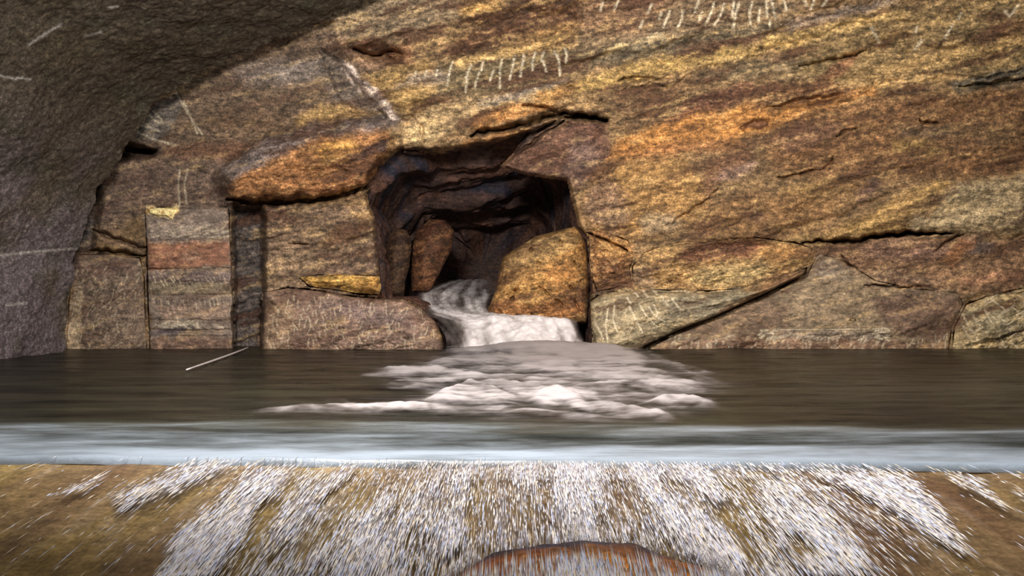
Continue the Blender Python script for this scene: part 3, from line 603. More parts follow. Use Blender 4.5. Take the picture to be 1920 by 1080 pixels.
rock('boulder', ROCKS['golden'], .26, 'golden brown upright boulder standing in the mouth of the dark opening beside the stream', 'boulder', bulge=.20, edge=.10, thick=.4, center=(1015, 535), soft=False,
     extra=lambda x, y: -0.03 * fbm(x / 40, y / 30, 3, 333) + .05 * smooth(.75, .95, ridge(x / 60 + 3, y / 60, 2, 340)))
rock('rock', ROCKS['knob'], .0, 'small knobbly brown rock wedged between the golden boulder and the hollowed rock', 'rock', bulge=.08, center=(1142, 490))
rock('boulder', ROCKS['lens'], -.10, 'pale grey lens-shaped boulder with white chisel scratches, sloping down into the pool', 'boulder', M_stone, bulge=.14, edge=.03, center=(1215, 595), soft=False, N=420)
rock('rock', ROCKS['scoop'], .0, 'tan rounded rock with a red-brown hollow, lying on top of the pale scratched boulder', 'rock', bulge=.07, center=(1350, 495), N=360,
     extra=lambda x, y: .07 * smooth(-10, 14, sdpoly(x, y, ell(1362, 470, 92, 15, -6))))
rock('rock_slab', ROCKS['slab'], 0, 'broad flat brown rock slab at the waterline with a white scratched strip along its foot', 'rock', M_stone, bulge=.04, center=(1600, 600), N=420)
rock('rock_slab', ROCKS['far'], -.01, 'pale olive rock slab with feathered scratches at the right edge beside the flat brown slab', 'rock', M_stone, bulge=.08, center=(1915, 610))
def crust():
    poly = [(277, 391), (300, 389.5), (336, 391), (335, 398), (327, 403), (323, 411), (313, 405), (296, 405), (282, 401)]
    b = resample(poly, 90); c = np.array([305., 397.]); M = 16
    dv = b - c; b = c + dv * (1 + .07 * pn(np.arange(90) / 3.0, np.zeros(90), 5))[:, None]
    r = np.linspace(0, 1, M)[:, None]
    gx = c[0] + (b[:, 0] - c[0])[None] * r; gy = c[1] + (b[:, 1] - c[1])[None] * r
    d = PILLAR_FRONT - .028 + .006 * fbm(gx / 8, gy / 6, 3, 350) + .022 * r ** 6
    V = [at(gx, gy, d).reshape(-1, 3), at(b[:, 0], b[:, 1], d[-1] + .06), at(c[0], c[1], float(PILLAR_FRONT + .03))[None]]
    V = np.concatenate(V)
    cc = np.tile(lin((255, 232, 164)), (len(V), 1)); q = V[:, 0]
    f = smooth(.0, .4, fbm(V[:, 0] * 30, V[:, 2] * 40, 3, 360))[:, None]; cc = cc + (lin((206, 156, 84)) - cc) * f * .7
    g = gridfaces(M + 1, 90, 0, True)[:, ::-1]; last = M * 90
    faces = [tuple(int(i) for i in f) for f in g[90:]] + [(0, int(90 + (j + 1) % 90), int(90 + j)) for j in range(90)] + [(int(last + j), int(last + (j + 1) % 90), len(V) - 1) for j in range(90)]
    return V, faces, cc
def pill(x, y):
    d = np.zeros(x.shape)
    for yy, dep in ((452, .012), (506, .016), (530, .012), (554, .014), (602, .02), (620, .03), (632, .014)):
        d = d + dep * np.exp(-((y + 3 * fbm(x / 30, y / 30, 2, yy) - yy) / 2.6) ** 2)
    return d
rock('stone_pillar', ROCKS['pillar'], -.10, 'squared stone pillar in banded courses with a yellow patch at its top', 'pillar', M_stone, bulge=.025, edge=.014, thick=.16, center=(356, 530), extra=pill)
rock('stone_block', ROCKS['foot'], -.01, 'low scratched stone block at the foot of the grey lining, left of the banded pillar', 'stone block', M_stone, bulge=.04, center=(203, 575))
rock('boulder', ROCKS['mound'], -.12, 'low purple-brown boulder combed with chisel marks, left of the white stream', 'boulder', M_stone, bulge=.14, edge=.03, center=(640, 615), soft=False, N=420)
rock('rock', ROCKS['ledge'], -.04, 'thin mustard yellow rock lying on top of the purple-brown chiselled boulder', 'rock', bulge=.06, center=(655, 533), N=220, M=40)
pil = bpy.data.objects['stone_pillar']
PILLAR_FRONT = min((pil.location.y + v.co.y) for v in pil.data.vertices if v.co.z + pil.location.z > .98 and v.co.x + pil.location.x < -2.45)
v, f_, c_ = crust()
pc = new_mesh('yellow_crust', v, f_, M_stone, c_, origin=np.array(pil.location)); pc.location = (0, 0, 0); pc.parent = pil
pc['label'] = 'pale yellow crust at the top left corner'
def inset(name, poly, lift, label):
    b = resample(poly, 140); c = b.mean(0); M = 26
    b = b + (1.2 * fbm(b[:, 0] / 12, b[:, 1] / 12, 3, 370))[:, None]
    r = np.linspace(0, 1, M)[:, None]
    gx = c[0] + (b[:, 0] - c[0])[None] * r; gy = c[1] + (b[:, 1] - c[1])[None] * r
    d = PILLAR_FRONT - lift + .008 * fbm(gx / 14, gy / 9, 4, 371) + .02 * r ** 10
    V = np.concatenate([at(gx, gy, d).reshape(-1, 3), at(b[:, 0], b[:, 1], d[-1] + .05), at(c[0], c[1], float(PILLAR_FRONT + .04))[None]])
    cl = minerals_and_light(gx, gy); cc = np.concatenate([cl.reshape(-1, 3), cl[-1], cl[0][:1]])
    g = gridfaces(M + 1, 140, 0, True)[:, ::-1]; last = M * 140
    fs = [tuple(int(i) for i in f) for f in g[140:]] + [(0, int(140 + (j + 1) % 140), int(140 + j)) for j in range(140)] + [(int(last + j), int(last + (j + 1) % 140), len(V) - 1) for j in range(140)]
    o = new_mesh(name, V, fs, M_stone, cc, origin=np.array(pil.location)); o.location = (0, 0, 0); o.parent = pil
    o['label'] = label
inset('red_course', [(278, 458), (340, 456), (428, 456), (433, 480), (432, 502), (350, 504), (279, 503), (277, 480)], .012, 'reddish brown course of stone')
inset('inset_stone', [(300, 607), (322, 599), (350, 600), (376, 602), (372, 616), (340, 619), (310, 618)], .016, 'pale grey stone set low in the pillar')
inset('inset_stone', [(402, 602), (420, 598), (435, 602), (434, 614), (418, 617), (404, 612)], .014, 'pinkish stone set low at the right edge')
# stones that stand inside the passage; tint paints in the passage's shade
INA = [(724, 560), (722, 480), (728, 440), (744, 426), (764, 432), (772, 455), (768, 500), (760, 530), (757, 560)]
INB = [(772, 548), (768, 480), (782, 430), (806, 410), (834, 412), (852, 432), (846, 470), (826, 510), (812, 535), (806, 548)]
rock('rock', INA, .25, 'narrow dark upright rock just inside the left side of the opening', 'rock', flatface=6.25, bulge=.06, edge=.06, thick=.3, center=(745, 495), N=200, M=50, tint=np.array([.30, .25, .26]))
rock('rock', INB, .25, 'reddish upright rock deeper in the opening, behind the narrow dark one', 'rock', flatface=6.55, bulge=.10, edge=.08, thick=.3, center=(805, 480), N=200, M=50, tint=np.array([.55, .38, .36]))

# ------------------------------------------------------------------ tunnel lining: left wall, ceiling, right wall
rim = np.array(RIM, float)
s = np.concatenate([[0], np.cumsum(np.hypot(*np.diff(rim, axis=0).T))])
tt = np.concatenate([np.arange(0, 1180, 2.6), np.arange(1180, s[-1], 14), [s[-1]]])
rx = np.interp(tt, s, rim[:, 0]); ry = np.interp(tt, s, rim[:, 1])
k = 9; pad = lambda a: np.convolve(np.pad(a, (k // 2, k // 2), mode='edge'), np.ones(k) / k, 'valid')
rx2, ry2 = pad(rx), pad(ry)
rp = at(rx2, ry2, 5.40)
ydist = np.concatenate([5.40 - np.cumsum(np.concatenate([[0], np.full(180, .012)])), np.arange(3.2, -3.6, -.06)])
nx = np.gradient(rp[:, 0], s_ := np.arange(len(tt))); nz = np.gradient(rp[:, 2], s_)
nl = np.hypot(nx, nz) + 1e-9
outx, outz = -nz / nl, nx / nl          # pointing out of the tunnel
def lining(i0, i1, name, label, cat):
    X = np.repeat(rp[None, i0:i1, 0], len(ydist), 0); Z = np.repeat(rp[None, i0:i1, 2], len(ydist), 0); Y = np.repeat(ydist[:, None], i1 - i0, 1)
    arc = np.repeat(tt[None, i0:i1], len(ydist), 0) / 250
    d = 0.05 * fbm(arc * 1.5, Y * 1.2, 3, 401) + 0.016 * fbm(arc * 7, Y * 7, 4, 411) + .006 * fbm(arc * 30, Y * 30, 2, 421)
    edge = np.exp(-(5.40 - Y) / .03)
    d = d + edge * .03 * fbm(arc * 9, Y * 0, 3, 431)
    X = X + outx[None, i0:i1] * d; Z = Z + outz[None, i0:i1] * d
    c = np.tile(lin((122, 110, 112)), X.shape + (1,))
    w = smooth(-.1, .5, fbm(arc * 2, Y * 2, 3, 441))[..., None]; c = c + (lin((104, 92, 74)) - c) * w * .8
    w = smooth(.5, 1.6, Z)[..., None]; c = c + (lin((76, 66, 50)) - c) * w * .9  # darkening with height paints light falloff into the lining
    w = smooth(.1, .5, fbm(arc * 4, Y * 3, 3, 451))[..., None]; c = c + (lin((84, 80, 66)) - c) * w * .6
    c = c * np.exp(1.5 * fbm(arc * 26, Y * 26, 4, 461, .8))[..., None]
    # motion trails of falling drops, painted as pale strokes on the lining
    ppx = HX + X / Y.clip(.1) * F; ppy = HY - (Z - H) / Y.clip(.1) * F
    for a in ([(0, 479), (60, 472), (142, 466)], [(54, 84), (84, 64), (114, 46)], [(0, 142), (30, 148)], [(34, 146), (58, 149)], [(160, 68), (190, 60)], [(205, 14), (220, 12)], [(12, 572), (50, 568)]):
        r, t_ = dline(ppx, ppy, a, 20)
        w = (np.exp(-(r / 2.0) ** 2) * .75 * (Y > .5))[..., None]; c = c + (lin((205, 196, 188)) - c) * w
    c = np.clip(c * .72, .002, .8)
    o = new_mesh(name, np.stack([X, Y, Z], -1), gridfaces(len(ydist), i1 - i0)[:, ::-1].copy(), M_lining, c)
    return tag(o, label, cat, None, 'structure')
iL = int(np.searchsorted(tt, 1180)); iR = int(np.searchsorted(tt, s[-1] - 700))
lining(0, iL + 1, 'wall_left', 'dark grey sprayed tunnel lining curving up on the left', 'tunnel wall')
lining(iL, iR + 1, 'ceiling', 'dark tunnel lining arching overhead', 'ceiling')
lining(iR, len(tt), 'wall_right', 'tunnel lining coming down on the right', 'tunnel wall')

# ------------------------------------------------------------------ water materials
def noise_node(N, L, tc, sc, detail=4, scale=(1, 1, 1), rough=.55):
    mp = N('ShaderNodeMapping'); mp.inputs['Scale'].default_value = scale; L(tc.outputs['Object'], mp.inputs[0])
    n = N('ShaderNodeTexNoise'); n.inputs['Scale'].default_value = sc; n.inputs['Detail'].default_value = detail; n.inputs['Roughness'].default_value = rough; L(mp.outputs[0], n.inputs[0])
    return n

def pool_material():
    m, nt, N, L = mat('pool_water')
    out = N('ShaderNodeOutputMaterial'); b = N('ShaderNodeBsdfPrincipled'); L(b.outputs[0], out.inputs[0])
    tc = N('ShaderNodeTexCoord')
    n = noise_node(N, L, tc, 3, 5, (.5, 2.2, 1), .6)
    cr = N('ShaderNodeValToRGB'); cr.color_ramp.elements[0].position = .35; cr.color_ramp.elements[0].color = (*lin((17, 16, 13)), 1)
    cr.color_ramp.elements[1].position = .68; cr.color_ramp.elements[1].color = (*lin((50, 48, 37)), 1); L(n.outputs[0], cr.inputs[0]); L(cr.outputs[0], b.inputs['Base Color'])
    b.inputs['Roughness'].default_value = .22; b.inputs['IOR'].default_value = 1.33; b.inputs['Specular IOR Level'].default_value = .25
    n2 = noise_node(N, L, tc, 10, 7, (.3, 1.8, 1), .7)
    bp = N('ShaderNodeBump'); bp.inputs['Strength'].default_value = .8; bp.inputs['Distance'].default_value = .04; L(n2.outputs[0], bp.inputs['Height']); L(bp.outputs[0], b.inputs['Normal'])
    return m

def foam_material(name, c0, c1, nscale, stretch, lo=.30, hi=.62, rough=.45):
    """aerated water: opaque where the foam is thick, clear where it thins out"""
    m, nt, N, L = mat(name)
    out = N('ShaderNodeOutputMaterial'); b = N('ShaderNodeBsdfPrincipled'); tr = N('ShaderNodeBsdfTransparent'); mx = N('ShaderNodeMixShader')
    L(tr.outputs[0], mx.inputs[1]); L(b.outputs[0], mx.inputs[2]); L(mx.outputs[0], out.inputs[0])
    a = N('ShaderNodeAttribute'); a.attribute_name = 'foam'
    tc = N('ShaderNodeTexCoord')
    n = noise_node(N, L, tc, nscale, 7, stretch, .65)
    ad = N('ShaderNodeMath'); ad.operation = 'ADD'; L(a.outputs['Fac'], ad.inputs[0])
    su = N('ShaderNodeMath'); su.operation = 'MULTIPLY_ADD'; su.inputs[1].default_value = .9; su.inputs[2].default_value = -.45; L(n.outputs[0], su.inputs[0]); L(su.outputs[0], ad.inputs[1])
    mr = N('ShaderNodeMapRange'); mr.interpolation_type = 'SMOOTHSTEP'; mr.inputs[1].default_value = lo - .25; mr.inputs[2].default_value = hi + .25; L(ad.outputs[0], mr.inputs[0]); L(mr.outputs[0], mx.inputs[0])
    cr = N('ShaderNodeValToRGB'); cr.color_ramp.elements[0].position = .2; cr.color_ramp.elements[0].color = (*lin(c0), 1); cr.color_ramp.elements[1].position = .8; cr.color_ramp.elements[1].color = (*lin(c1), 1)
    L(ad.outputs[0], cr.inputs[0]); L(cr.outputs[0], b.inputs['Base Color'])
    b.inputs['Roughness'].default_value = rough; b.inputs['Specular IOR Level'].default_value = .5
    bp = N('ShaderNodeBump'); bp.inputs['Strength'].default_value = .4; bp.inputs['Distance'].default_value = .02; L(n.outputs[0], bp.inputs['Height']); L(bp.outputs[0], b.inputs['Normal'])
    return m

def sheet_material():
    m, nt, N, L = mat('clear_sheet_of_water')
    out = N('ShaderNodeOutputMaterial'); tr = N('ShaderNodeBsdfTransparent'); gl = N('ShaderNodeBsdfGlossy'); mx = N('ShaderNodeMixShader'); fr = N('ShaderNodeFresnel')
    fr.inputs[0].default_value = 1.33; gl.inputs['Roughness'].default_value = .12; tr.inputs[0].default_value = (.93, .90, .82, 1)
    tc = N('ShaderNodeTexCoord'); n = noise_node(N, L, tc, 40, 4, (1.4, .12, 1), .6)
    bp = N('ShaderNodeBump'); bp.inputs['Strength'].default_value = .5; bp.inputs['Distance'].default_value = .01; L(n.outputs[0], bp.inputs['Height']); L(bp.outputs[0], gl.inputs['Normal']); L(bp.outputs[0], fr.inputs['Normal'])
    mu = N('ShaderNodeMath'); mu.operation = 'MULTIPLY'; mu.inputs[1].default_value = .8; L(fr.outputs[0], mu.inputs[0])
    L(mu.outputs[0], mx.inputs[0]); L(tr.outputs[0], mx.inputs[1]); L(gl.outputs[0], mx.inputs[2]); L(mx.outputs[0], out.inputs[0])
    return m

M_pool = pool_material()
M_foam = foam_material('foam', (108, 100, 98), (168, 160, 161), 7, (.45, 1.8, 1), .25, .9)
M_stream = foam_material('stream_foam', (132, 120, 116), (238, 230, 230), 9, (1.3, .5, .5), .0, .40)
M_lip = foam_material('lip_foam_sheen', (98, 102, 98), (160, 172, 186), 6, (.6, 2.5, 1), .10, .75, .35)
M_sheet = foam_material('thin_running_water', (112, 99, 86), (186, 178, 182), 30, (1.6, .10, .3), .30, .95, .2)

# ------------------------------------------------------------------ pool
def crest_row(px): return 852 + 16 * np.clip(px, -400, 2400) / 1920.0
def crest_y(px): return F * H / (crest_row(px) - HY)

# grid laid over the pool: finer rows far away, in metres
yw = np.concatenate([np.linspace(1.90, 3.2, 150), np.linspace(3.22, 6.3, 190)])
xw = np.linspace(-4.6, 5.6, 460)
X, Y = np.meshgrid(xw, yw)
Z = 0.010 * fbm(X * 1.1, Y * 3.5, 3, 501) + 0.007 * fbm(X * 3.2, Y * 9, 4, 511)
pool = new_mesh('pool_water', np.stack([X, Y, Z], -1), gridfaces(len(yw), len(xw)), M_pool)
tag(pool, 'dark olive brown water of the pool between the rock face and the weir', 'water', None, 'structure')
# bed of the pool
m_bed_v = [(-4.6, 1.5, -.5), (5.6, 1.5, -.5), (5.6, 9.2, -.5), (-4.6, 9.2, -.5)]
gx, gy = np.meshgrid(np.linspace(-4.6, 5.6, 60), np.linspace(-3.6, 9.2, 60))
fz = -.5 + .04 * fbm(gx, gy, 3, 520)
fl = new_mesh('floor', np.stack([gx, gy, fz], -1), gridfaces(60, 60), M_bed, np.tile(lin((80, 66, 48)), gx.shape + (1,)))
tag(fl, 'brown stony bed under the water', 'floor', None, 'structure')

# ------------------------------------------------------------------ churned foam on the pool
px = np.arange(430, 1500, 3.0); rows = np.concatenate([np.arange(643, 700, 0.8), np.arange(700, 826, 1.4)])
GX, GR = np.meshgrid(px, rows)
Yf = F * H / (GR - HY).clip(60); Yf = np.minimum(Yf, 5.85)
Xw = (GX - HX) / F * Yf
dens = np.zeros(GX.shape)
for poly, sft, st in [([(840, 640), (1110, 640), (1200, 662), (1300, 700), (1400, 728), (1330, 750), (1340, 768), (1220, 798), (1000, 800), (820, 776), (700, 776), (790, 745), (690, 700), (830, 672)], 46, .62),
                      ([(880, 655), (1060, 646), (1180, 660), (1240, 700), (1160, 724), (880, 722), (780, 704)], 34, .30),
                      (ell(1055, 752, 60, 13, 0), 12, .30), (ell(890, 756, 70, 14, -8), 14, .28), (ell(1280, 762, 70, 7, 2), 8, .35), (ell(1130, 775, 130, 10, 8), 12, .22), (ell(1180, 706, 90, 12, 8), 14, .12),
                      ([(420, 778), (560, 774), (700, 766), (800, 770), (800, 778), (640, 781), (480, 784)], 7, .50), (ell(735, 706, 60, 5, -3), 7, .4), (ell(800, 724, 70, 4, -8), 6, .3), (ell(1260, 688, 50, 5, 25), 8, .3)]:
    dens = dens + st * smooth(-sft, sft, sdpoly(GX + 10 * fbm(GX / 40, GR / 14, 2, 531), GR + 5 * fbm(GX / 60, GR / 16, 3, 541), poly, 90))
tex = .35 * fbm(GX / 34, GR / 5, 3, 566) + fbm(GX / 120 + .6 * fbm(GX / 90, GR / 20, 2, 551), GR / 11 + .6 * fbm(GX / 160, GR / 40, 2, 556), 4, 561)
dens = dens + .34 * smooth(.15, .6, dens) * smooth(715, 670, GR)
dens = dens * .62 * (1.0 + .45 * tex) + .30 * tex * smooth(.1, .6, dens) - .03
crest = np.zeros(GX.shape); core = smooth(.12, .45, dens)
jr = GR + 3.0 * fbm(GX / 40, GR / 30, 3, 591)
for pts, a_, reach in [([(850, 668), (900, 652), (1000, 646), (1100, 650), (1200, 674), (1260, 690)], .55, 34), ([(790, 690), (830, 680), (880, 684), (930, 694)], .35, 12), ([(680, 702), (740, 699), (790, 704), (860, 690)], .4, 10),
                       ([(750, 716), (850, 703), (905, 716), (980, 733), (1040, 738), (1130, 731), (1250, 724), (1400, 729)], .42, 14), ([(700, 736), (750, 722), (800, 724)], .25, 8), ([(780, 768), (835, 744), (882, 727), (930, 742), (990, 762)], .55, 30),
                       ([(985, 762), (1020, 746), (1045, 741), (1075, 750), (1110, 764)], .62, 18), ([(1195, 767), (1250, 758), (1300, 758), (1350, 765)], .55, 7), ([(430, 780), (560, 776), (660, 771), (780, 767), (900, 772)], .5, 8),
                       ([(1080, 758), (1150, 770), (1220, 784), (1290, 794)], .45, 14), ([(595, 766), (628, 757), (668, 768)], .35, 6), ([(1240, 686), (1290, 694), (1350, 708)], .3, 8), ([(1120, 708), (1200, 700), (1300, 712), (1380, 724)], .3, 16),
                       ([(900, 786), (980, 779), (1080, 786), (1180, 798)], .28, 12), ([(960, 712), (1020, 702), (1100, 700), (1150, 706)], .25, 10)]:
    p_ = np.array(pts, float); yl = np.interp(GX, p_[:, 0], p_[:, 1])
    win = smooth(p_[0, 0], p_[0, 0] + .3 * (p_[-1, 0] - p_[0, 0]), GX) * smooth(p_[-1, 0], p_[-1, 0] - .3 * (p_[-1, 0] - p_[0, 0]), GX)
    sg = jr - yl
    prof = np.where(sg > 0, np.exp(-np.abs(sg) / reach), np.exp(-(np.minimum(sg, 0) / 3.5) ** 2)) * win * a_
    dens = dens + prof * (.75 + .6 * tex)
    crest = np.maximum(crest, np.where(sg > 0, np.exp(-(sg / (reach * .8)) ** 2), np.exp(-(np.minimum(sg, 0) / 5.0) ** 2)) * win * a_)
dens = dens * smooth(430, 520, GX) * smooth(1500, 1420, GX) * smooth(826, 806, GR)
hump = 0.014 * crest * smooth(6.5, 4.0, Yf) + .010 * crest + 0.010 * smooth(.25, .9, dens) * (0.35 + .8 * smooth(-.5, .6, fbm(Xw * 1.5, Yf * 2.6, 2, 571))) * smooth(2.0, 3.2, Yf)
hump = hump + .055 * np.exp(-((Xw - .20) / .55) ** 2 - ((Yf - 5.25) / .32) ** 2) 
hump = hump + .008 * fbm(Xw * 4, Yf * 7, 4, 581) * smooth(.1, .5, dens) + .004 * fbm(Xw * 22, Yf * 22, 2, 585) * smooth(.2, .5, dens)
Zf = .012 + hump
foam = new_mesh('foam', np.stack([Xw, Yf, Zf], -1), gridfaces(len(rows), len(px))[:, ::-1].copy(), M_foam, attr={'foam': dens})
tag(foam, 'churned white foam spreading over the dark pool where the stream falls in', 'foam', None, 'stuff')

# ------------------------------------------------------------------ stream out of the opening
SEC = [(522, 8.3, 850, 925), (530, 7.7, 820, 935), (541, 7.1, 790, 940), (550, 6.8, 768, 945), (562, 6.55, 766, 940), (576, 6.35, 782, 930), (590, 6.1, 800, 935), (600, 5.93, 815, 1108), (614, 5.84, 826, 1114),
       (632, 5.74, 836, 1116), (652, 5.60, 838, 1120), (674, 5.45, 834, 1124)]
SEC = np.array(SEC, float); ti = np.linspace(0, len(SEC) - 1, 220); kk = np.arange(len(SEC))
sr = np.interp(ti, kk, SEC[:, 0]); sy = np.interp(ti, kk, SEC[:, 1]); sl = np.interp(ti, kk, SEC[:, 2]); sR = np.interp(ti, kk, SEC[:, 3])
for arr in (sr, sy, sl, sR):
    arr[:] = np.convolve(np.pad(arr, (7, 7), mode='edge'), np.ones(15) / 15, 'valid')
w = np.linspace(0, 1, 150)[None]
SX = sl[:, None] + (sR - sl)[:, None] * w; SRo = np.repeat(sr[:, None], 150, 1); SY = np.repeat(sy[:, None], 150, 1)
lat = (w - .5) * 2
P = at(SX, SRo, SY)
flow = ti[:, None] / 11.0
wob = .030 * fbm(SX / 60 + flow * 2, flow * 5, 3, 601) + .012 * fbm(SX / 14, flow * 14, 3, 611)
P[..., 2] += wob * smooth(0, .2, w) * smooth(1, .8, w) + .03 * (1 - lat ** 2) * smooth(.3, .7, flow)
P[..., 1] -= wob * .5
edge = smooth(1.0, .55, np.abs(lat))
dn = .0 + .75 * edge + .55 * fbm(lat * 5 - flow * 2 + 0 * SX, flow * 2.2 + lat, 5, 621)
dn = dn - .30 * smooth(.62, .40, flow) - .5 * smooth(.78, 1.0, w) * smooth(.5, .7, flow)
st = new_mesh('stream_water', P, gridfaces(220, 150)[:, ::-1].copy(), M_stream, attr={'foam': dn})
tag(st, 'white rushing stream pouring out of the dark opening into the pool', 'stream', None, 'stuff')

# ------------------------------------------------------------------ weir: bed, lip, sheet, strands
def bed_z(x, y, yc):
    d = np.clip(yc - y, 0, 3)
    return -.020 - .10 * d - .10 * d * d
ROCKC = (0.105, 1.04)
def dome(x, y):
    r = ((x - ROCKC[0]) / .205) ** 2 + ((y - ROCKC[1]) / .118) ** 2
    return np.sqrt(np.clip(1 - r, 0, 1))
ppx = np.linspace(-700, 2600, 520); fr = np.linspace(0, 1, 150)
GX, GF = np.meshgrid(ppx, fr)
yc = crest_y(GX)
XC = (GX - HX) / F * yc
YB = yc - .95 * GF
ZB = bed_z(XC, YB, yc) + .006 * fbm(XC * 6, YB * 3, 3, 701)
cb = np.tile(lin((134, 108, 74)), GX.shape + (1,))
s4 = fbm(XC * 5, YB * 1.2, 4, 711); s5 = fbm(XC * 22, YB * 3, 4, 721)
cb = cb + (lin((104, 74, 50)) - cb) * smooth(-.05, .4, s4)[..., None] * .8
cb = cb + (lin((148, 124, 70)) - cb) * smooth(-.05, .4, -s4 + .3 * s5)[..., None] * .7
cb = cb + (lin((140, 124, 110)) - cb) * smooth(.1, .5, s5)[..., None] * .5
cb = cb * np.exp(.5 * s5)[..., None] * .85
# bed as a closed block down to the floor, with a pale sill edge
ZBk = ZB.copy()
bed = np.stack([XC, YB, ZB], -1)
back = np.stack([XC[0], YB[0] + .22, np.full(XC.shape[1], -.06)], -1)[None]; low = np.stack([XC[0], YB[0] + .24, np.full(XC.shape[1], -.52)], -1)[None]
allv = np.concatenate([low, back, bed], 0); allc = np.concatenate([cb[:1], cb[:1], cb], 0)
wb = new_mesh('weir', allv, gridfaces(allv.shape[0], len(ppx))[:, ::-1].copy(), M_bed, allc)
tag(wb, 'sloping brown weir bed under the falling water in the foreground', 'weir', None, 'structure')

# lip: the water draws down and whitens towards the crest; reflected light is painted in with foam
fr2 = np.linspace(0, 1, 90)
GX2, GF2 = np.meshgrid(ppx, fr2)
yc2 = crest_y(GX2); y0 = F * H / (798 + 10 * np.clip(GX2, -400, 2400) / 1920 - HY) + .10
Yl = y0 + (yc2 - y0) * GF2
Xl = (GX2 - HX) / F * (F * H / (850 - HY)) * (Yl / 1.63) 
Zl = .012 + .004 * fbm(Xl * 2.2, Yl * 5, 3, 731) - .016 * GF2 ** 2.2 + .0025 * fbm(Xl * 6 - Yl * 6, Yl * 14, 3, 741)
Zl = Zl - .02 * smooth(.10, 0, GF2)
dl = -.05 + .38 * smooth(.10, .30, GF2) + .42 * smooth(.5, 1.0, GF2) + .42 * fbm(Xl * 1.5 - Yl * 2.5, Yl * 7, 4, 751)
lip = np.stack([Xl, Yl, Zl], -1)
drop = np.stack([Xl[-1], Yl[-1] - .004, Zl[-1] - .016], -1)[None]
lipv = np.concatenate([lip, drop]); dlv = np.concatenate([dl, dl[-1:] - .2])
lp = new_mesh('crest_water', lipv, gridfaces(91, len(ppx))[:, ::-1].copy(), M_lip, attr={'foam': dlv})  # foam here also carries the painted reflected light
tag(lp, 'pale blue-grey band of smooth water sliding over the crest of the weir', 'water', None, 'stuff')

# orange rock under the fall
def rock_dome():
    n, m_ = 120, 60
    a = np.linspace(0, 2 * math.pi, n, endpoint=False)[None]; f = np.linspace(0, 1, m_)[:, None]
    rr = np.sin(f * math.pi * .5) * (1 + .07 * np.cos(3 * a + 1) + .05 * np.cos(5 * a))
    x = ROCKC[0] + .215 * rr * np.cos(a); y = ROCKC[1] + .125 * rr * np.sin(a)
    ycr = 1.59
    zb = bed_z(x, y, ycr)
    z = zb - .02 + .090 * np.cos(f * math.pi * .5) ** .6 + .006 * fbm(x * 22, y * 22, 3, 761)
    c = np.tile(lin((172, 104, 46)), x.shape + (1,))
    c = c + (lin((148, 82, 36)) - c) * smooth(-.1, .4, fbm(x * 9, y * 9, 3, 771))[..., None]
    c = c + (lin((206, 132, 40)) - c) * smooth(.1, .5, fbm(x * 13 + 5, y * 13, 3, 781))[..., None]
    c = c + (lin((50, 52, 66)) - c) * smooth(.10, .40, f * np.sin(a) + .14 * fbm(x * 16, y * 16, 2, 791))[..., None] * .95  # shadow above the rock painted onto its far rim
    v = np.stack([x, y, z], -1).reshape(-1, 3)
    faces = [tuple(int(q) for q in g) for g in gridfaces(m_, n, 0, True)[n:]] + [(0, int(n + j), int(n + (j + 1) % n)) for j in range(n)]
    lowc = len(v); v = np.concatenate([v, [[ROCKC[0], ROCKC[1], z.min() - .03]]]); c = np.concatenate([c.reshape(-1, 3), [lin((50, 50, 60))]])
    faces += [(int((m_ - 1) * n + (j + 1) % n), int((m_ - 1) * n + j), lowc) for j in range(n)]
    return v, faces, c
v, f_, c_ = rock_dome()
o = new_mesh('rock', v, f_, M_stone, c_, origin=np.array([ROCKC[0], ROCKC[1], v[:, 2].min()]))
tag(o, 'rusty orange rock with a shadow painted along its rim under the water falling over the weir', 'rock')

def sheet_z(x, y, ycx):
    return bed_z(x, y, ycx) + .014 + .082 * dome(x, y) ** .7 
GXs, GFs = np.meshgrid(np.linspace(-700, 2600, 1100), np.linspace(0, 1, 160))
ycs = crest_y(GXs); Xs = (GXs - HX) / F * ycs; Xs = 0.05 + (Xs - .05) * (1 + .10 * GFs); Ys = ycs - .002 - .93 * GFs
Zs = sheet_z(Xs, Ys, ycs) + (.004 * fbm(GXs / 26, Ys * 1.6, 3, 801) + .002 * fbm(GXs / 8, Ys * 5, 2, 811)) * smooth(0, .06, GFs)
shv = np.stack([Xs, Ys, Zs], -1)
SHEET = (shv, GXs, GFs)


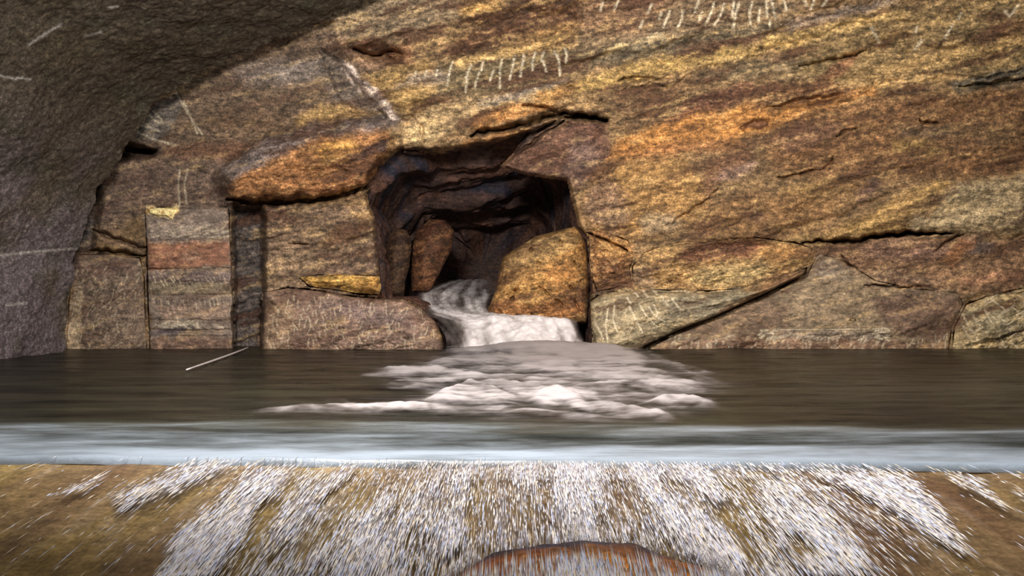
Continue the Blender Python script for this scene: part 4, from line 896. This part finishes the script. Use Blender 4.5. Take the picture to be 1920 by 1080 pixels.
# white strands modelled in place of glints on the sheet: each a small flattened spindle
def strand_density(px, row):
    d = np.exp(-((px - 1060) / 520) ** 4) * .95
    d = d * (0.42 + 1.0 * smooth(-.12, .40, fbm((px - 1000) / (60 + (row - 850) * .25) , row / 260, 3, 821)))
    d = d * smooth(858, 885, row) + .25 * smooth(700, 900, px) * smooth(1500, 1300, px) * (row < 900)
    for poly, s_, st in [([(360, 872), (440, 872), (300, 930), (225, 955), (220, 935)], 20, .95), ([(470, 880), (560, 880), (470, 990), (390, 1090), (300, 1090), (330, 1010), (400, 950)], 22, .95), ([(560, 890), (640, 880), (560, 1010), (500, 1040), (500, 1000)], 18, .7),
                         ([(1400, 885), (1480, 900), (1560, 960), (1640, 1080), (1500, 1080), (1440, 980)], 22, .8), ([(1490, 880), (1700, 890), (1760, 960), (1810, 1035), (1740, 1000), (1640, 940)], 18, .9), ([(1760, 885), (1830, 900), (1880, 950), (1800, 910)], 10, .6), ([(1880, 900), (1930, 940), (1930, 950)], 8, .6),
                         ([(90, 935), (130, 915), (200, 890), (180, 915)], 8, .5)]:
        d = np.maximum(d, st * smooth(-s_, s_, sdpoly(px, row, poly, 40)))
    d = d * (1 - .45 * smooth(-20, 20, sdpoly(px, row, [(890, 1090), (900, 1040), (1020, 1018), (1160, 1020), (1290, 1050), (1320, 1090)])))
    for poly in ([(1340, 930), (1380, 960), (1440, 1060), (1400, 1060), (1350, 980)], [(1470, 1000), (1520, 1010), (1530, 1050), (1490, 1050)], [(480, 940), (520, 930), (500, 1000), (470, 1010)]):
        d = d * (1 - .8 * smooth(-10, 10, sdpoly(px, row, poly)))
    return np.clip(d, 0.012, 1)
shv, GXs, GFs = SHEET
pr = np.stack([HX + shv[..., 0] / shv[..., 1] * F, HY - (shv[..., 2] - H) / shv[..., 1] * F], -1)
film = .85 * strand_density(pr[..., 0], np.minimum(pr[..., 1], 1120)) + .35 * fbm(GXs / 12, shv[..., 1] * 1.5, 3, 831) + .10 * smooth(.08, 0, GFs) - .55 * smooth(1.7, 1.1, np.sqrt(((shv[..., 0] - ROCKC[0]) / .205) ** 2 + ((shv[..., 1] - ROCKC[1]) / .118) ** 2))
sh_ = new_mesh('cascade_water', shv, gridfaces(160, 1100)[:, ::-1].copy(), M_sheet, attr={'foam': film})
tag(sh_, 'thin sheet of water running down the brown weir in the foreground', 'water', None, 'stuff')
NS = 80000
cpx = rng.uniform(-60, 1980, NS); crow = rng.uniform(860, 1130, NS)
acc = rng.uniform(0, 1, NS) < strand_density(cpx, crow) * .80
cpx, crow = cpx[acc], crow[acc]
# sighted position -> place on the sheet
yy = np.full(cpx.shape, 1.4)
for _ in range(40):
    ycx = crest_y(cpx); zz = sheet_z((cpx - HX) / F * yy, yy, ycx)
    yy = .75 * yy + .25 * (H - zz) * F / (crow - HY)
xx = (cpx - HX) / F * yy
ok = yy < crest_y(cpx) - .004
xx, yy, cpx = xx[ok], yy[ok], cpx[ok]
n = len(xx)
L = rng.gamma(2.0, .014, n) + .008; L = np.minimum(L, .10); W = rng.uniform(.0003, .0009, n); W[rng.uniform(size=n) < .08] *= 1.7
# direction of flow: fans out
dx = .10 * (xx - .05) / .95 + rng.normal(0, .018, n); dy = -1 + 0 * dx
nrm = np.hypot(dx, dy); dx /= nrm; dy /= nrm
def onsheet(x, y): return sheet_z(x, y, crest_y(HX + x / y * F))
ax_, ay_ = xx - dx * L / 2, yy - dy * L / 2; bx_, by_ = xx + dx * L / 2, yy + dy * L / 2
qx, qy = -dy, dx
z0 = onsheet(ax_, ay_) + .004; z1 = onsheet(bx_, by_) + .004; zm = onsheet(xx, yy) + .004
v = np.stack([np.stack([ax_, ay_, z0], -1), np.stack([xx + qx * W, yy + qy * W, zm], -1), np.stack([xx, yy, zm + W * 1.3], -1), np.stack([xx - qx * W, yy - qy * W, zm], -1), np.stack([xx, yy, zm - W * .6], -1), np.stack([bx_, by_, z1], -1)], 1)
base = np.arange(n)[:, None, None] * 6
tri = np.array([[0, 2, 1], [0, 3, 2], [0, 1, 4], [0, 4, 3], [5, 1, 2], [5, 2, 3], [5, 4, 1], [5, 3, 4]])[None]
tints = np.array([lin((250, 246, 244)), lin((214, 222, 250)), lin((246, 228, 202)), lin((226, 214, 220))])
cc = tints[rng.choice(4, n, p=[.42, .22, .18, .18])]
ms, nt, N, Lk = mat('glint_strands')
out = N('ShaderNodeOutputMaterial'); b = N('ShaderNodeBsdfPrincipled'); Lk(b.outputs[0], out.inputs[0]); a = N('ShaderNodeAttribute'); a.attribute_name = 'minerals_and_light'; Lk(a.outputs['Color'], b.inputs['Base Color'])
b.inputs['Roughness'].default_value = .25; b.inputs['Specular IOR Level'].default_value = .8
stn = new_mesh('glint_strands', v.reshape(-1, 3), (base + tri).reshape(-1, 3), ms, np.repeat(cc, 6, 0))
tag(stn, 'bright white threads modelled as glints on the water streaking down the weir', 'glint', None, 'stuff')

# thin pale streak below the pillar: falling drop's motion trail, built solid
def streak(p0, p1, r):
    n, m_ = 10, 24; V = []
    d = np.array(p1) - np.array(p0); side = np.cross(d, (0, 0, 1)); side /= np.linalg.norm(side); up = np.array((0, 0, 1))
    for k in range(m_):
        t = k / (m_ - 1); rr = r * (.25 + .75 * math.sin(math.pi * (.08 + .84 * t)) ** .6)
        c = np.array(p0) + d * t + side * .012 * math.sin(3 * t)
        for j in range(n):
            a = 2 * math.pi * j / n; V.append(c + side * rr * math.cos(a) + up * rr * .8 * math.sin(a))
    return np.array(V), [tuple(int(q) for q in f) for f in gridfaces(m_, n, 0, True)] + [tuple(range(n - 1, -1, -1)), tuple(range((m_ - 1) * n, m_ * n))]
p0 = at(350, 698, F * H / (698 - HY)); p1 = at(466, 653, F * H / (653 - HY) * .985)
p0[2] = .012; p1[2] = .012
v, f_ = streak(p0, p1, .0075)
mst, nt, N, Lk = mat('pale_streak'); out = N('ShaderNodeOutputMaterial'); b = N('ShaderNodeBsdfPrincipled'); Lk(b.outputs[0], out.inputs[0])
tc = N('ShaderNodeTexCoord'); n_ = noise_node(N, Lk, tc, 30, 3); cr = N('ShaderNodeValToRGB'); cr.color_ramp.elements[0].color = (*lin((170, 160, 160)), 1); cr.color_ramp.elements[1].color = (*lin((225, 215, 214)), 1)
Lk(n_.outputs[0], cr.inputs[0]); Lk(cr.outputs[0], b.inputs['Base Color'])
o = new_mesh('streak', v, f_, mst, origin=np.array([p0[0], p0[1], 0.0]))
tag(o, 'thin straight pale water-drop stalk on the dark water below the banded stone pillar', 'streak')

# ------------------------------------------------------------------ light: lamps overhead, one added for the weir, dim daylight from the entrance
def area(name, loc, aim, size, power, color):
    from mathutils import Vector
    l = bpy.data.lights.new(name, 'AREA'); l.shape = 'DISK'; l.size = size; l.energy = power; l.color = color
    o = bpy.data.objects.new(name, l); C.objects.link(o); o.location = loc
    o.rotation_euler = (Vector(aim) - Vector(loc)).to_track_quat('-Z', 'Y').to_euler()
    return o
area('overhead_lamp', (-.45, 1.4, 1.68), (.6, 6, 1.0), .45, 222, (1.0, .96, .91))
area('overhead_lamp', (.3, .5, 1.6), (.1, 1.4, -.1), .3, 14, (1, .97, .95))  # unseen lamp added to brighten the lip and the fall
area('overhead_lamp', (2.3, 2.6, 2.0), (1.6, 6, .8), .6, 60, (1.0, .93, .82))
w = bpy.data.worlds.new('tunnel_entrance_daylight'); bpy.context.scene.world = w; w.use_nodes = True
w.node_tree.nodes['Background'].inputs[0].default_value = (.9, .95, 1, 1); w.node_tree.nodes['Background'].inputs[1].default_value = .18

# ------------------------------------------------------------------ camera
cam = bpy.data.cameras.new('camera'); cam.sensor_width = 36; cam.lens = 36 * F / 1920; cam.shift_y = (HY - 540) / 1920; cam.clip_start = .02
co = bpy.data.objects.new('camera', cam); C.objects.link(co); co.location = (0, 0, H); co.rotation_euler = (math.pi / 2, 0, 0)
sc = bpy.context.scene; sc.camera = co
sc.view_settings.view_transform = 'Standard'; sc.view_settings.look = 'None'; sc.view_settings.gamma = 1; sc.view_settings.use_curve_mapping = False
sc.view_settings.exposure = 0.10
